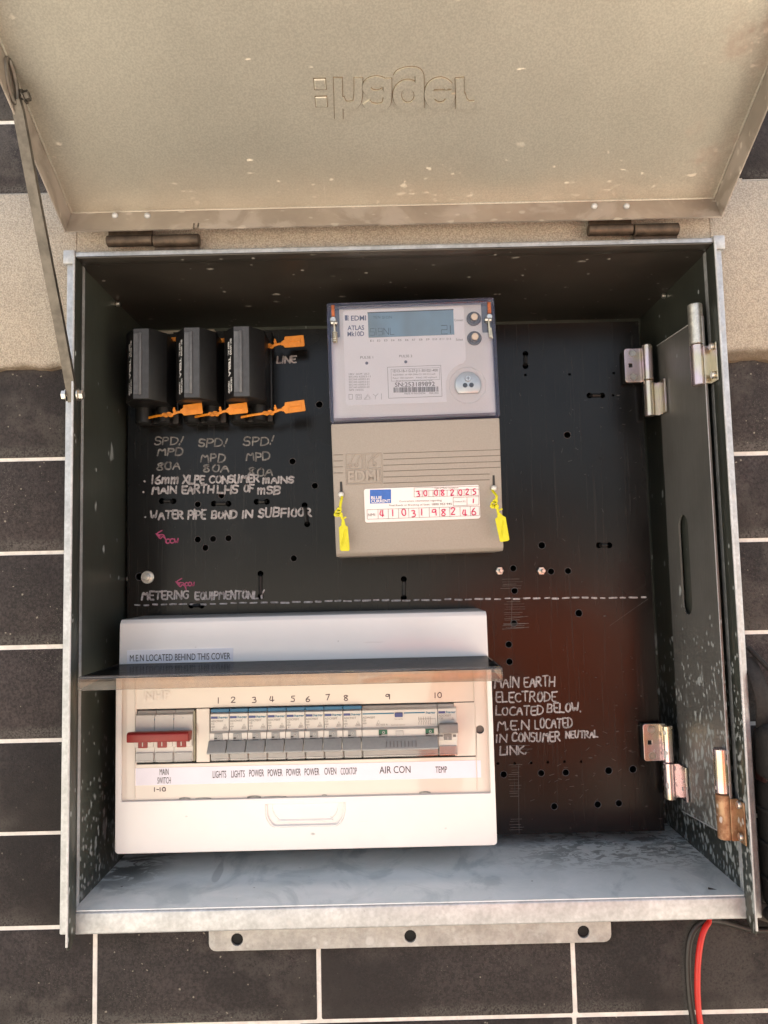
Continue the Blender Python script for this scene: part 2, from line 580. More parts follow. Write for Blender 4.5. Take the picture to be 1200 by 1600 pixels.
_m.layer(_m.ramp(_m.noise(90, 3, stretch=(1, .03, .03)), .70, .78), (.66, .62, .55), .7, .2, .25)
_m.bump(_m.noise(1100, 3, .6), .16, .0005)
M_LID = _m.done()
_m = Mat('lid_flange_zinc', (.36, .32, .28), .42, .6)  # brown reflection put into the base colour, darker than the lid
_m.var(.12, 20)
_m.layer(_m.ramp(_m.noise(22, 5, .6, dist=.8), .48, .60), (.50, .445, .40), .55, .4, .6)
_m.layer(_m.spots(150, .25, .5, (.7, 1.2, 1), .006), (.62, .57, .50), .8, .1, .6)
M_LIDF = _m.done()

M_RUST = plain('old_hinge_steel', (.085, .062, .045), .5, .6, .35, 120, .3, 300)
M_BAR = plain('stay_bar_steel', (.115, .105, .092), .45, .7, .25, 90, .2, 400)
M_BOLT = plain('bright_zinc', (.62, .60, .56), .28, .9, .15, 200)


def zinc_hinge(name, wet):
    m = Mat(name, (.66, .60, .50), .26, .9)
    hue = m.noise(26, 2, stretch=(1, 1, .7))
    m.col = m.mixc(m.ramp(hue, .35, .5), m.col, (.68, .55, .57))
    m.col = m.mixc(m.ramp(m.noise(30, 2, off=(4, 2, 1)), .45, .62), m.col, (.64, .57, .42))
    if wet:
        m.layer(m.spots(230, .35, .6, (1, 1, .7), .003), (.62, .62, .60), .85, 0, .8)
    m.var(.06, 700, stretch=(1, 1, .1))
    return m.done()


M_HNG = zinc_hinge('passivated_zinc', False)
M_HNGW = zinc_hinge('passivated_zinc_spotted', True)
_m = Mat('rust_stained_zinc', (.38, .24, .14), .45, .6)
_m.var(.25, 60).layer(_m.ramp(_m.noise(70, 4), .45, .6), (.24, .10, .045), .65, .3, .8).layer(_m.spots(230, .35, .6, (1, 1, .7), .003), (.60, .58, .55), .85, 0, .7)
M_HNGR = _m.done()

_m = Mat('black_board', (.0055, .0052, .005), .22, 0, .29)
_m.var(.25, 25)
_lo = _m.math('MULTIPLY', _m.ramp(_m.axis(2), .30, .10), _m.ramp(_m.axis(0), .06, .24))
_m.layer(_m.spots(210, _m.math('ADD', _m.math('MULTIPLY', _lo, .20), .006), .33, (.75, 1, 1.6), .010, 60), (.13, .12, .115), .7, 0, .55)
_m.layer(_m.spots(420, .04, .33), (.10, .10, .10), .7, 0, .5)
_m.layer(_m.ramp(_m.noise(9, 3), .5, .8), None, .36)
_m.layer(_m.ramp(_m.noise(500, 2, stretch=(1, 1, .02)), .6, .7), (.02, .019, .018), .34, 0, .4)
_m.bump(_m.noise(260, 2, stretch=(1, 1, .15)), .03, .0004)
M_BOARD = _m.done()
M_HOLE = plain('hole_black', (.004, .004, .004), .8, 0, 0)

# ---- plastics, labels, inks
_m = Mat('white_plastic', (.84, .825, .81), .17, 0, .5)
_m.var(.02, 15)
_m.layer(_m.spots(45, .16, .30, (.55, 1, 1.3), .014, 60), (.50, .47, .43), .5, 0, .5)
_m.layer(_m.ramp(_m.noise(300, 3, .6, (.06, 1, 1)), .70, .76), (.56, .53, .50), .5, 0, .4)
_m.layer(_m.spots(160, .03, .3, (.6, 1, 1), .004), (.12, .11, .10), .6, 0, .7)
_m.bump(_m.noise(140, 2), .015, .0005)
M_WHITE = _m.done()
_m = Mat('board_facing', (.68, .615, .555), .13, 0, .55)  # white plastic; peach of an orange reflection put into the base colour
_m.var(.015, 15)
_m.layer(_m.spots(90, .015, .22, warp=.004), (.10, .09, .08), .6, 0, .8)
_m.bump(_m.noise(90, 2), .02, .0006)
_m.b.inputs['Coat Weight'].default_value = 1.0
_m.b.inputs['Coat Roughness'].default_value = .03
M_FACE = _m.done()
M_GRIME = plain('seam_grime', (.30, .30, .27), .6, 0, .5, 150)
M_CLEAR = clear('clear_polycarbonate', (.975, .975, .985), .05, 1.0, .0)
M_SMOKE = clear('smoked_polycarbonate', (.13, .11, .10), .16, .28, .12)
M_LIP = clear('smoked_lip', (.74, .66, .60), .06, 1.0, .22)
M_TINT = clear('violet_tinted_cover_edge', (.66, .64, .76), .06, 1.0, .05)
M_GREY = plain('breaker_grey', (.50, .49, .475), .38, 0, .02)
M_BODY = plain('breaker_light_grey', (.62, .60, .57), .36, 0, .02)
M_FLAPG = plain('toggle_grey', (.30, .31, .315), .42, 0, .04, 300, .1)
M_DKTOG = plain('toggle_slate', (.20, .19, .19), .42, 0, .04, 300, .1)
M_RED = plain('switch_red', (.235, .014, .012), .36, 0, .06, 120, .15)
M_BLUE = plain('breaker_blue', (.018, .13, .26), .4, 0, .05)
M_INDIGO = plain('test_button_blue', (.05, .07, .22), .4, 0, .05)
M_GREEN = plain('status_green', (.02, .12, .07), .5, 0, .05)
M_DARK = plain('dark_gap', (.02, .02, .02), .6, 0, 0)
M_INK = plain('print_black', (.012, .012, .014), .6, 0, 0)
M_INKB = plain('print_blue', (.02, .16, .27), .6, 0, 0)
M_INKG = plain('print_grey', (.16, .15, .15), .6, 0, 0)
M_INKM = plain('print_slate_blue', (.13, .15, .25), .6, 0, 0)
M_PEN = plain('marker_purple_black', (.045, .012, .03), .5, 0, .2, 500)
M_PINK = plain('marker_pink', (.60, .02, .12), .55, 0, .15, 500)
M_MAG = plain('marker_magenta_dull', (.34, .045, .13), .55, 0, .2, 500)


def chalk(name, col, worn):
    m = Mat(name, col, .65, 0)
    m.var(.2, 600)
    m.layer(m.ramp(m.noise(260, 4, .7), .40, .62), (.035, .033, .032), .5, 0, worn)
    return m.done()


M_CHALK = chalk('white_marker', (.42, .40, .41), .55)
M_CHALKD = chalk('worn_white_marker', (.22, .21, .20), .75)
M_LABEL = plain('label_tape', (.76, .74, .84), .22, 0, .015, 40, .02, 200)
M_TAPE = plain('clear_label_tape', (.70, .72, .80), .22, 0, .02, 40)
M_STICK = plain('white_sticker', (.80, .76, .77), .35, 0, .02, 40)
M_BLUES = plain('sticker_blue', (.03, .13, .48), .5, 0, .08, 300)
M_MGREY = plain('meter_grey', (.77, .755, .755), .45, 0, .04, 900, .15, 1500)
M_PLATE = plain('meter_label', (.90, .885, .90), .20, 0, .02, 30)
M_BEIGE = plain('meter_beige', (.325, .29, .255), .48, 0, .05, 700, .35, 1400)
M_BEIGED = plain('beige_groove_shade', (.15, .13, .11), .6, 0, .05)
M_LCD = Mat('display_glass', (.20, .34, .45), .10, 0, .6)  # sky reflection painted in as blue, patched with grey
M_LCD.layer(M_LCD.ramp(M_LCD.noise(16, 3, stretch=(1, 1, .5)), .4, .7), (.16, .22, .22), None, None, .8)
M_LCD = M_LCD.done()
M_SEG = plain('display_segment', (.035, .07, .09), .4, 0, 0)
M_BUTT = plain('button_taupe', (.45, .38, .33), .5, 0, .04, 300)
M_RUB = plain('button_ring_dark', (.10, .095, .10), .45, 0, .05)
M_BLKP = Mat('fuse_black', (.009, .009, .0095), .42, 0, .35)
M_BLKP.var(.15, 200).layer(M_BLKP.spots(240, .03, .22, (.4, 1, 1), .01), (.14, .14, .14), .6, 0, .6).bump(M_BLKP.noise(1500, 2), .15, .0003)
M_BLKP = M_BLKP.done()
M_FUSEF = plain('fuse_front_grey', (.046, .048, .054), .45, 0, .15, 150, .1)
M_FTXT = plain('fuse_white_print', (.85, .84, .83), .6, 0, .1, 400)
M_ORANGE = plain('seal_orange', (.68, .235, .015), .42, 0, .08, 200, .1)
M_YELLOW = plain('seal_yellow', (.66, .62, .012), .42, 0, .06, 200, .1)
M_WIRE = plain('seal_wire', (.62, .55, .42), .3, .85, .2, 300)
M_SLOT = plain('slot_orange_brown', (.45, .13, .05), .4, .5, .3, 300)  # orange-brown of the strips in the seal slots
M_REDC = plain('red_cable', (.56, .018, .012), .38, 0, .06, 200)
M_BLKC = plain('black_cable', (.022, .020, .018), .42, 0, .15, 200)
M_POUCH = plain('pouch_fabric', (.020, .018, .017), .8, 0, .3, 300, .6, 700)
M_STRAP = plain('webbing_brown', (.055, .046, .037), .75, 0, .25, 300, .5, 900)

# ------------------------------------------------------------------ ground
_m = Mat('paving', (.46, .405, .325), .85, 0)
_m.var(.12, 3).var(.15, 40)
_m.bump(_m.noise(60, 5), .3, .004)
g = MB()
g.add([(-150, -200, -1.25), (150, -200, -1.25), (150, 60, -1.25), (-150, 60, -1.25)], [(0, 1, 2, 3)])
o = g.build('ground', _m.done()); o['kind'] = 'structure'

# ------------------------------------------------------------------ wall
WY = .018
_m = Mat('dark_brick', (.029, .0225, .0222), .8, 0)
_m.var(.35, 14, 5).var(.45, 420, 2)
_att = _m.n.new('ShaderNodeAttribute'); _att.attribute_name = 'lowedge'
_tone = _m.n.new('ShaderNodeAttribute'); _tone.attribute_name = 'tone'
_low = _m.math('ADD', _att.outputs['Fac'], _m.math('MULTIPLY', _m.math('SUBTRACT', _m.noise(45, 5), .5), .07))
_m.layer(_m.math('MULTIPLY', _m.ramp(_low, .06, .17, 1, 0), _m.ramp(_m.noise(600, 2), .35, .6)), (.105, .098, .090), .9, 0, .75)
_m.layer(_m.math('MULTIPLY', _m.math('GREATER_THAN', _m.noise(900, 2), .62), _m.ramp(_m.noise(12, 3), .35, .75)), (.17, .15, .13), .9, 0, .5)
_m.layer(_m.spots(420, .035, .5), (.30, .27, .22), .8, 0, .8)
_m.layer(_m.math('MULTIPLY', _m.ramp(_m.noise(6.5, 5, .62, off=(3, 0, 2)), .53, .57), _m.ramp(_m.noise(500, 3), .30, .55)), (.080, .070, .064), .9, 0, .62)
_m.layer(_m.ramp(_m.noise(8, 4), .52, .66), (.012, .0085, .0085), None, None, .75)
_n = _m.n.new('ShaderNodeVectorMath'); _n.operation = 'SCALE'
_m.lk(_m.col, _n.inputs[0]); _m.lk(_tone.outputs['Fac'], _n.inputs['Scale']); _m.col = _n.outputs[0]
_m.bump(_m.noise(700, 5, .75), .8, .0012).bump(_m.noise(60, 4), .3, .002)
M_BRICK = _m.done()
_m = Mat('white_mortar', (.74, .71, .67), .9, 0)
_m.var(.1, 120)
_m.layer(_m.ramp(_m.noise(60, 5), .62, .75), (.45, .40, .34), None, None, .5)
_m.bump(_m.noise(700, 4), .6, .001)
M_MORT = _m.done()
_m = Mat('cream_render', (.405, .355, .29), .9, 0)
_m.var(.05, 20).var(.22, 750, 1)
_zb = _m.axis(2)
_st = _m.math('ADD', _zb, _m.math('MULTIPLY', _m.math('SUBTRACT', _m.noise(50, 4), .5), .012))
_m.layer(_m.ramp(_st, .492, .4995, 1, 0), (.10, .065, .035), None, None, .85)  # brown stain with the edge's shadow painted into it
_m.bump(_m.noise(520, 3, .75), 1.0, .0016)
M_REND = _m.done()

wall = thing('brick_wall', (0, .1, -1.25), 'dark brown brick wall with thin white mortar joints and a cream rendered band behind the meter box', 'wall')
RX, RZ0, RZ1 = .2965, .004, .594          # opening that takes the box
bricks = MB(); low = []; tone = []


def brick(x0, x1, z0, z1):
    if x1 - x0 < .004 or z1 - z0 < .004: return
    n0 = len(bricks.f); v0 = len(bricks.v)
    j = [random.uniform(-.0004, .0004) for _ in range(4)]
    bricks.box(x0 + j[0], x1 + j[1], WY + random.uniform(-.0006, .0006), .125, z0 + j[2], z1 + j[3], .0016, 2)
    t = random.uniform(.78, 1.2)
    for v in bricks.v[v0:]:
        low.append((v.z - z0) / .0825); tone.append(t)


J = .0033
LZ = [.4101, .324, .2391, .1558, .0754, -.0052]
RZL = [.4002, .3206, .2368, .1563, .0760, -.0052]
def rows_from(zs):
    r = list(zs)
    while r[-1] > -1.2: r.append(r[-1] - .084)
    return r
def run(z0, z1, xa, xb, j0):
    """one course between xa and xb with a joint at j0"""
    k = math.floor((xa - j0) / .24)
    x = j0 + k * .24
    while x < xb:
        a, b = max(x + J / 2, xa), min(x + .24 - J / 2, xb)
        brick(a, b, z0, z1)
        x += .24
for side, zs in ((-1, LZ), (1, RZL)):
    tops = [.4950] + zs
    for i in range(len(zs)):
        z1, z0 = tops[i] - (J / 2 if i else 0), zs[i] + J / 2
        off = (-.40, -.52)[i % 2] if side < 0 else (.40, .28)[i % 2]
        if side < 0: run(z0, z1, -1.5, -RX, off)
        else: run(z0, z1, RX, 1.5, off)
zz = -.0052
run(-.0052 + J / 2, RZ0, -RX, RX, .3)
row_j = {0: None}
for r in range(15):
    z1, z0 = zz - J / 2, zz - .084 + J / 2
    if r == 0:
        xs = [-1.5, -1.205, -.975, -.742, -.508, -.2766, -.0812, .1415, .372, .61, .85, 1.09, 1.33, 1.5]
        for a, b in zip(xs, xs[1:]): brick(a + J / 2, b - J / 2, z0, z1)
    else:
        run(z0, z1, -1.5, 1.5, (.02, .14)[r % 2])
    zz -= .084
zz = .6635
r = 0
while zz < .98:
    h = .0735 if r == 0 else .084
    run(zz + (0 if r == 0 else J / 2), zz + h - J / 2, -1.5, 1.5, (-.45, -.57)[r % 2])
    zz += h; r += 1
ob = bricks.build('brickwork', M_BRICK, wall, True, 40)
for nm, dat in (('lowedge', low), ('tone', tone)):
    at_ = ob.data.attributes.new(nm, 'FLOAT', 'POINT'); at_.data.foreach_set('value', dat)
mo = MB()
for x0, x1, z0, z1 in ((-1.5, -RX, -1.25, 1.06), (RX, 1.5, -1.25, 1.06), (-RX, RX, -1.25, RZ0), (-RX, RX, RZ1, 1.06)):
    mo.box(x0, x1, WY + .0012, .124, z0, z1)
mo.build('mortar', M_MORT, wall)
MB().box(-1.5, 1.5, .205, .30, -1.25, 1.06).build('backing', M_MORT, wall)
# rendered band, proud of the brick face, ragged lower edge
bd = MB()
def band(x0, x1, z0, z1):
    n = int((x1 - x0) / .006)
    poly = [(WY + .012, z0 + .001), (.0125, z0 + .0045), (.011, z0 + .008), (.011, z1 - .003), (.014, z1), (.12, z1), (.12, z0 + .001)]
    vs, fs = [], []
    for i in range(n + 1):
        x = x0 + (x1 - x0) * i / n
        dz = .0012 * math.sin(x * 140) + random.uniform(-.001, .001)
        for k, (y, z) in enumerate(poly):
            vs.append((x, y, z + (dz if k in (0, 1) else 0)))
    m = len(poly)
    for i in range(n):
        for k in range(m):
            q = (k + 1) % m
            fs.append((i * m + k, i * m + q, (i + 1) * m + q, (i + 1) * m + k))
    fs.append(tuple(range(m))[::-1]); fs.append(tuple(range(n * m, n * m + m)))
    bd.add(vs, fs)
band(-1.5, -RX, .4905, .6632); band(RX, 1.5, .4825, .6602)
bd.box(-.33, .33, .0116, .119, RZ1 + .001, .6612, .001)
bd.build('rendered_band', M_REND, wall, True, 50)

# ------------------------------------------------------------------ the box
box = thing('meter_box', (0, .19, 0), 'open square galvanised meter box recessed in the brick wall, lid propped up', 'meter box')
T = .0014
BX, BZ0, BZ1, BD = .2895, .016, .588, .192
MB().box(-BX - T, -BX, 0.0, BD, BZ0 - T, BZ1 + T).build('side_panel', M_WALLL, box)
MB().box(BX, BX + T, 0.0, BD, BZ0 - T, BZ1 + T).build('side_panel', M_WALL, box)
MB().box(-BX, BX, 0.0, BD, BZ1, BZ1 + T).build('top_panel', M_TOPIN, box)
fl = MB().box(-BX, BX, 0.001, BD, BZ0 - T, BZ0).build('bottom_panel', M_FLOOR, box)
MB().box(-BX, BX, BD, BD + T, BZ0, BZ1).build('back_panel', M_WALL, box)
# rim flanges, returned to the wall
MB().box(-.3005, -.288, -.0005, .0125, -.0035, .5885, .0016, 3).build('rim_flange', M_RIM, box, True)
MB().box(.288, .3005, -.0005, .0125, -.0035, .5885, .0016, 3).build('rim_flange', M_RIM, box, True)
MB().box(-.3005, .3005, -.0015, .0135, .5890, .5985, .0022, 3).build('rim_flange', M_RIM, box, True)
MB().box(-.2878, .2878, -.0008, .0125, -.0035, .0150, .0018, 3).build('rim_flange', M_RIM, box, True)
# corner blocks
for sx in (-1, 1):
    MB().box(sx * .2920, sx * .3030, -.0035, .010, .5862, .5995, .0015, 2).build('corner_cap', M_RIM, box, True)
# rain lips standing forward of the rim; the side ones run past the bottom to a clipped point
for sx in (-1, 1):
    poly = [(-.0165, .588), (.001, .588), (.001, .010), (-.001, -.004), (-.0105, -.0105), (-.0150, -.0095), (-.0165, -.006)]
    m = MB()
    m.prism(poly, 'x', sx * .2862, sx * .2882, .0006, 2)
    m.build('rain_lip', M_WALL if sx > 0 else wall_metal('left_lip_zinc', .0, .3, .25, .02), box, True)
    e = MB(); e.tube([(sx * .2872, -.0167, .588), (sx * .2872, -.0167, -.006)], .0011, 8)
    e.build('lip_edge', M_RIM, box, True)
m = MB().box(-.2860, .2860, -.0150, .001, .5860, .5880, .0006, 2)
m.build('rain_lip', M_TOPIN, box, True)
# fold line of the inner lip strip on both sides and top
for sx in (-1, 1):
    MB().box(sx * .2888, sx * .2896, .0, .0105, BZ0, BZ1, .0003, 1).build('fold_strip', M_WALL, box)
# small screws inside
for (px, py, sx) in ((181, 475, -1), (198, 905, -1), (1040, 462, 1)):
    p = onx(px, py, sx * BX)
    m = MB(); m.cyl((p.x, p.y, p.z), (p.x - sx * .004, p.y, p.z), .0028, 12, b=.0008)
    m.build('screw', M_BOLT, box, True)
# mounting lug under the box
m = MB()
plate(m, rrect(-.1752, .1734, -.0245, .010, .0065), [circ(-.1507, -.0151, .0052), circ(-.0007, -.0158, .0052), circ(.1494, -.0156, .0052)], .010, .0125, .0004)
m.build('mounting_lug', M_LUG, box)
for x in (-.1507, -.0007, .1494):
    m = MB(); m.cyl((x, .0126, -.0155), (x, .0135, -.0155), .0051, 16); m.build('lug_hole', M_HOLE, box)

# ---- lid
TH = rad(27)
E0 = Vector((0, -.006, .6145)); NV = Vector((0, math.sin(TH), math.cos(TH))); DV = Vector((0, -math.cos(TH), math.sin(TH)))
LT = .026
F0 = E0 + NV * LT
LM = Matrix(((1, DV.x, NV.x, F0.x), (0, DV.y, NV.y, F0.y), (0, DV.z, NV.z, F0.z), (0, 0, 0, 1)))   # x, along lid, outwards
LW, LL = .3002, .600
m = MB(); m.M = LM
m.box(-LW, LW, 0, LL, 0, .0014)
lid = m.build('lid', M_LID, box)
lid['label'] = 'lid raised above the box showing its blank inner face'
for x in (-LW, LW - .0014):
    m = MB(); m.M = LM
    m.box(x, x + .0014, -.0002, LL, -LT, -.0002, .0004, 1); m.build('lid_flange', M_LIDF, lid, True)
m = MB(); m.M = LM
# hinge side flange with the two little notches
plate_pts = [(-LW + .0015, -LT), (-.1835, -LT), (-.1835, -LT + .007), (-.1818, -LT + .007), (-.1818, -LT + .002), (-.1795, -LT + .002), (-.1795, -LT + .007), (-.1778, -LT + .007), (-.1778, -LT), (LW - .0015, -LT), (LW - .0015, 0), (-LW + .0015, 0)]
m2 = MB(); plate(m2, plate_pts, [], 0, .0014)
m.add([Vector((v.x, v.y, v.z)) for v in m2.v], m2.f)
m.build('hinge_flange', M_LIDF, lid)
m = MB(); m.M = LM
m.box(-LW, LW, LL, LL + .0014, -LT, .0014); m.build('lid_flange', M_LID, lid)
# inner fold bead
m = MB(); m.M = LM
for a, b in (((-LW + .002, .0016, -.0002), (LW - .002, .0016, -.0002)), ((-LW + .002, .001, -.0002), (-LW + .002, LL, -.0002)), ((LW - .002, .001, -.0002), (LW - .002, LL, -.0002))):
    m.cyl(a, b, .0009, 8)
m.build('fold_bead', M_LID, lid, True)
for px, py in ((180, 338), (231, 339), (928, 325), (978, 326)):
    p = at(px, py, .002)
    m = MB(); m.M = LM
    u = (p - F0).dot(DV); w = (p - F0).dot(NV)
    m.ball((p.x, .0018, w), .0030, (1, 1, 1)); m.build('rivet', M_RIM, lid, True)


def lidp(px, py):
    d = _CM @ Vector(((px - 600) / FPX, -(py - 800) / FPX, -1))
    q = CAM_P + d * ((F0 - CAM_P).dot(NV) / d.dot(NV))
    return q.x, (q - F0).dot(DV)


def pressed(m, strokes, wpx, h, flat=False):
    """flat topped raised strokes on the inner face of the lid"""
    sec = [(-1, .25), (-.93, -1), (.93, -1), (1, .25)]
    h0 = h
    for si, st in enumerate(strokes):
        h = h0 * (1 + .04 * si)
        P = [Vector(lidp(*p)) for p in st]
        if len(P) > 2:
            P = [Vector(p) for p in chaikin([(p.x, p.y) for p in P], 2)]
        w = wpx * .00030
        vs, fs = [], []
        for k, p in enumerate(P):
            t = (P[min(k + 1, len(P) - 1)] - P[max(k - 1, 0)]).normalized(); nr = Vector((-t.y, t.x))
            for a, c in (((-1.12, 0), (1.12, 0)) if flat else sec): vs.append((p.x + nr.x * a * w, p.y + nr.y * a * w, c * h))
        if flat:
            vs = [(v[0], v[1], -.00012 - .000012 * si) for v in vs]
            m.add(vs, [(k * 2, k * 2 + 1, k * 2 + 3, k * 2 + 2) for k in range(len(P) - 1)])
            continue
        for k in range(len(P) - 1):
            for i in range(3): fs.append((k * 4 + i, k * 4 + i + 1, k * 4 + 5 + i, k * 4 + 4 + i))
        n = len(P) * 4
        fs += [(3, 2, 1, 0), (n - 4, n - 3, n - 2, n - 1)]
        m.add(vs, fs)


def ell(cx, cy, rx, ry, a0, a1, n=16):
    return [(cx + rx * math.cos(rad(a0 + (a1 - a0) * i / n)), cy + ry * math.sin(rad(a0 + (a1 - a0) * i / n))) for i in range(n + 1)]


LOGO = [[(528, 121), (529.5, 186)], [(560, 121), (560, 150), (557, 162), (546, 165), (536, 163), (531, 152)],
            [(605, 122), (606, 156), (601, 166), (588, 168), (577, 166), (572, 159)], ell(588, 136, 15.5, 11, 40, 330),
            [(656, 168.5), (656, 128), (655, 112), (640, 110), (624, 114), (621, 120)], ell(637, 148, 17, 18, 0, 360),
            [(670, 147), (705, 146)], [(705, 146)] + ell(687, 146, 18, 19.5, 10, 325),
            [(718, 121), (719, 169)], [(720, 146), (723, 158), (731, 164), (741, 163)]]
m = MB(); m.M = LM
pressed(m, LOGO, 11.5, .0013)
em_ = m.build('embossed_lettering', M_LID, lid)
m = MB(); m.M = LM
pressed(m, [[(s_[0][0] + (s_[0][0] - s_[1][0]) * .03, s_[0][1] + (s_[0][1] - s_[1][1]) * .02)] + s_[1:-1] + [s_[-1]] for s_ in LOGO], 11.5, 0, True)
for px, py in ((500, 131), (502, 158.5)):
    x, u = lidp(px, py); m.add([(x - .0051, u - .0049, -.0001), (x + .0051, u - .0049, -.0001), (x + .0051, u + .0049, -.0001), (x - .0051, u + .0049, -.0001)], [(0, 1, 2, 3)])
m.build('crease_shade', plain('crease_shade', (.22, .17, .11), .6, .3, .2, 200), lid)  # dark outline painted as shade in the crease round the letters
m = MB(); m.M = LM
for px, py in ((500, 131), (502, 158.5)):
    x, u = lidp(px, py); m.box(x - .0046, x + .0046, u - .0044, u + .0044, -.0014, .0003, .0012, 2)
m.build('embossed_colon', M_LID, lid)

# lid hinges: two knuckles on a pin each
for xa, xb in ((-.2640, -.1790), (.1790, .2620)):
    xm = (xa + xb) / 2
    m = MB()
    m.cyl((xa, .0012, .6085), (xm - .0004, .0012, .6085), .0052, 20, b=.0007)
    m.box(xa + .001, xm - .001, .0012, .003, .6085, .620)
    h = m.build('lid_hinge', M_RUST, box, True)
    m = MB()
    m.cyl((xm + .0004, .0012, .6075), (xb, .0012, .6075), .0058, 20, b=.0007)
    m.box(xm + .001, xb - .001, .0015, .004, .594, .6075)
    m.build('knuckle', M_RUST, h, True)

# stay bar on the left
pts = [(-.2898, -.0105, .4630), (-.2915, -.036, .520), (-.2945, -.075, .604), (-.2965, -.104, .668)]
m = MB()
def flatbar(m, pts, wx, wy):
    pts = [Vector(p) for p in pts]
    vs, fs = [], []
    for k, p in enumerate(pts):
        t = (pts[min(k + 1, len(pts) - 1)] - pts[max(k - 1, 0)]).normalized()
        a = Vector((1, 0, 0)); a = (a - t * a.dot(t)).normalized(); b = t.cross(a)
        for u, w in ((-1, -1), (1, -1), (1, 1), (-1, 1)):
            vs.append(p + a * wx * u + b * wy * w)
    for k in range(len(pts) - 1):
        for i in range(4):
            j = (i + 1) % 4
            fs.append((k * 4 + i, k * 4 + j, k * 4 + 4 + j, k * 4 + 4 + i))
    fs += [(3, 2, 1, 0), tuple(range(len(pts) * 4 - 4, len(pts) * 4))]
    m.add(vs, fs)
_c = Vector((-.2975, -.1145, .6865)); _dv = (Vector(pts[-1]) - Vector(pts[-2])).normalized()
flatbar(m, [(-.2895, -.0085, .4565)] + pts + [_c - _dv * .0125], .0042, .0024)
bar = m.build('stay_bar', M_BAR, box)
m = MB()
c = Vector((-.2975, -.1145, .6865)); dirv = (Vector(pts[-1]) - Vector(pts[-2])).normalized()
side = dirv.cross(Vector((1, 0, 0))).normalized()
loop = []
for i in range(25):
    a = 2 * math.pi * i / 24 - math.pi / 2
    loop.append(c + dirv * (.0155 * math.sin(a)) + side * .0050 * math.cos(a) + Vector((.0012 * math.cos(a), 0, 0)))
m.tube(loop, .0021, 8)
m.build('bar_eye', M_BAR, bar, True)
def bolt(name, p, ax, L0, L1, r, parent, mat=M_BOLT, washer=True, slot=False):
    p = Vector(p); ax = Vector(ax).normalized()
    m = MB()
    m.cyl(p + ax * L0, p + ax * L1, r * .5, 14)
    m.cyl(p + ax * L1, p + ax * (L1 + r * .9), r, 6, b=r * .08)
    if washer: m.cyl(p + ax * (L1 - .001), p + ax * L1, r * 1.35, 20)
    m.build(name, mat, parent, True, 25)
bolt('bolt', (-.2880, -.010, .4625), (1, 0, 0), -.001, .004, .0042, bar)
bolt('bolt', (-.2895, -.010, .4625), (-1, 0, 0), -.001, .006, .0042, bar)
bolt('bolt', (-.2975, -.1045, .679), (1, 0, .25), -.003, .0060, .0042, bar, M_BAR)

# ---- the black equipment board inside
PY = .125
holes_px = [(457, 721, 5), (492, 759, 5), (309, 788, 5), (346, 774, 5), (309, 843, 5), (333, 842, 5), (357, 841, 5), (321, 856, 5), (459, 872.5, 5), (499, 632, 5.5),
            (821, 586, 2.2), (890, 585, 2.2), (959, 583, 2.2), (958, 617.6, 2.2), (886.5, 679.6, 5.5), (846.5, 852, 5.5), (802, 888, 5), (861, 893, 5), (887.6, 892, 5),
            (804, 923, 5), (803, 974, 5), (904.5, 958, 5.5), (795, 1007, 5), (796, 1034, 5),
            (778, 1193, 2), (804, 1193, 2), (830, 1192, 2), (856, 1191, 2), (882, 1190, 2), (908, 1190, 2),
            (787, 1210, 5), (845.5, 1208, 5), (884, 1207, 5), (951, 1204, 5.5), (989, 1202, 5.5), (866, 1260, 5), (934, 1257, 5), (967, 1255, 5),
            (218, 901, 6)]
slots_px = [(253, 271, 783, 783), (334, 357, 787, 787), (401, 417, 784, 784), (299, 315, 946, 946), (921, 941, 618, 618), (936, 952, 852, 852),
            (476, 480, 789.5, 819), (407, 407, 896.5, 932), (631, 631, 905, 934), (821, 821, 553, 572)]
hl = []
for px, py, r in holes_px:
    p = at(px, py, PY); hl.append(circ(p.x, p.z, r * .000675, 12))
for x0, x1, y0, y1 in slots_px:
    for a, b in ((x0, y0), (x1, y1)):
        p = at(a, b, PY); hl.append(circ(p.x, p.z, 4.8 * .000675, 12))
m = MB()
plate(m, [(-.2855, .030), (.2640, .030), (.2640, .5625), (-.2855, .5625)], hl, PY, PY + .005)
board = m.build('equipment_board', M_BOARD, box)
MB().box(-.280, .260, PY + .030, PY + .032, .034, .558).build('board_backing', M_HOLE, board)
for x0, x1, y0, y1 in slots_px:
    m = MB()
    a, b = at(x0, y0, PY), at(x1, y1, PY)
    d = (b - a).normalized() * .002
    m.tube([a + d + Vector((0, .002, 0)), a + d * 1.6 + Vector((0, -.001, 0)), b - d * 1.6 + Vector((0, -.001, 0)), b - d + Vector((0, .002, 0))], .002, 8)
    m.build('cable_tie', M_BLKP, board, True)
# raised burrs round the drilled holes
for px, py, r in holes_px:
    if r < 3: continue
    p = at(px, py, PY); m = MB(); m.ring((p.x, PY - .0001, p.z), r * .00069, .00030, 12, 4)
    m.build('hole_burr', M_RUB, board, True)
p = at(231, 902, PY)
m = MB(); m.cyl((p.x, PY, p.z), (p.x, PY - .002, p.z), .0068, 24, b=.0004); m.cyl((p.x, PY - .002, p.z), (p.x, PY - .0055, p.z), .0043, 6, b=.0005); m.cyl((p.x, PY - .005, p.z), (p.x, PY - .0095, p.z), .0026, 14, b=.0004)
m.build('bolt', M_BOLT, board, True, 25)
for px, py in ((780, 892), (845, 892)):
    p = at(px, py, PY)
    m = MB(); m.cyl((p.x, PY, p.z), (p.x, PY - .0045, p.z), .0045, 6, b=.0005); m.cyl((p.x, PY - .0045, p.z), (p.x, PY - .016, p.z), .0021, 12, b=.0004)
    m.build('bolt', M_BOLT, board, True, 25)

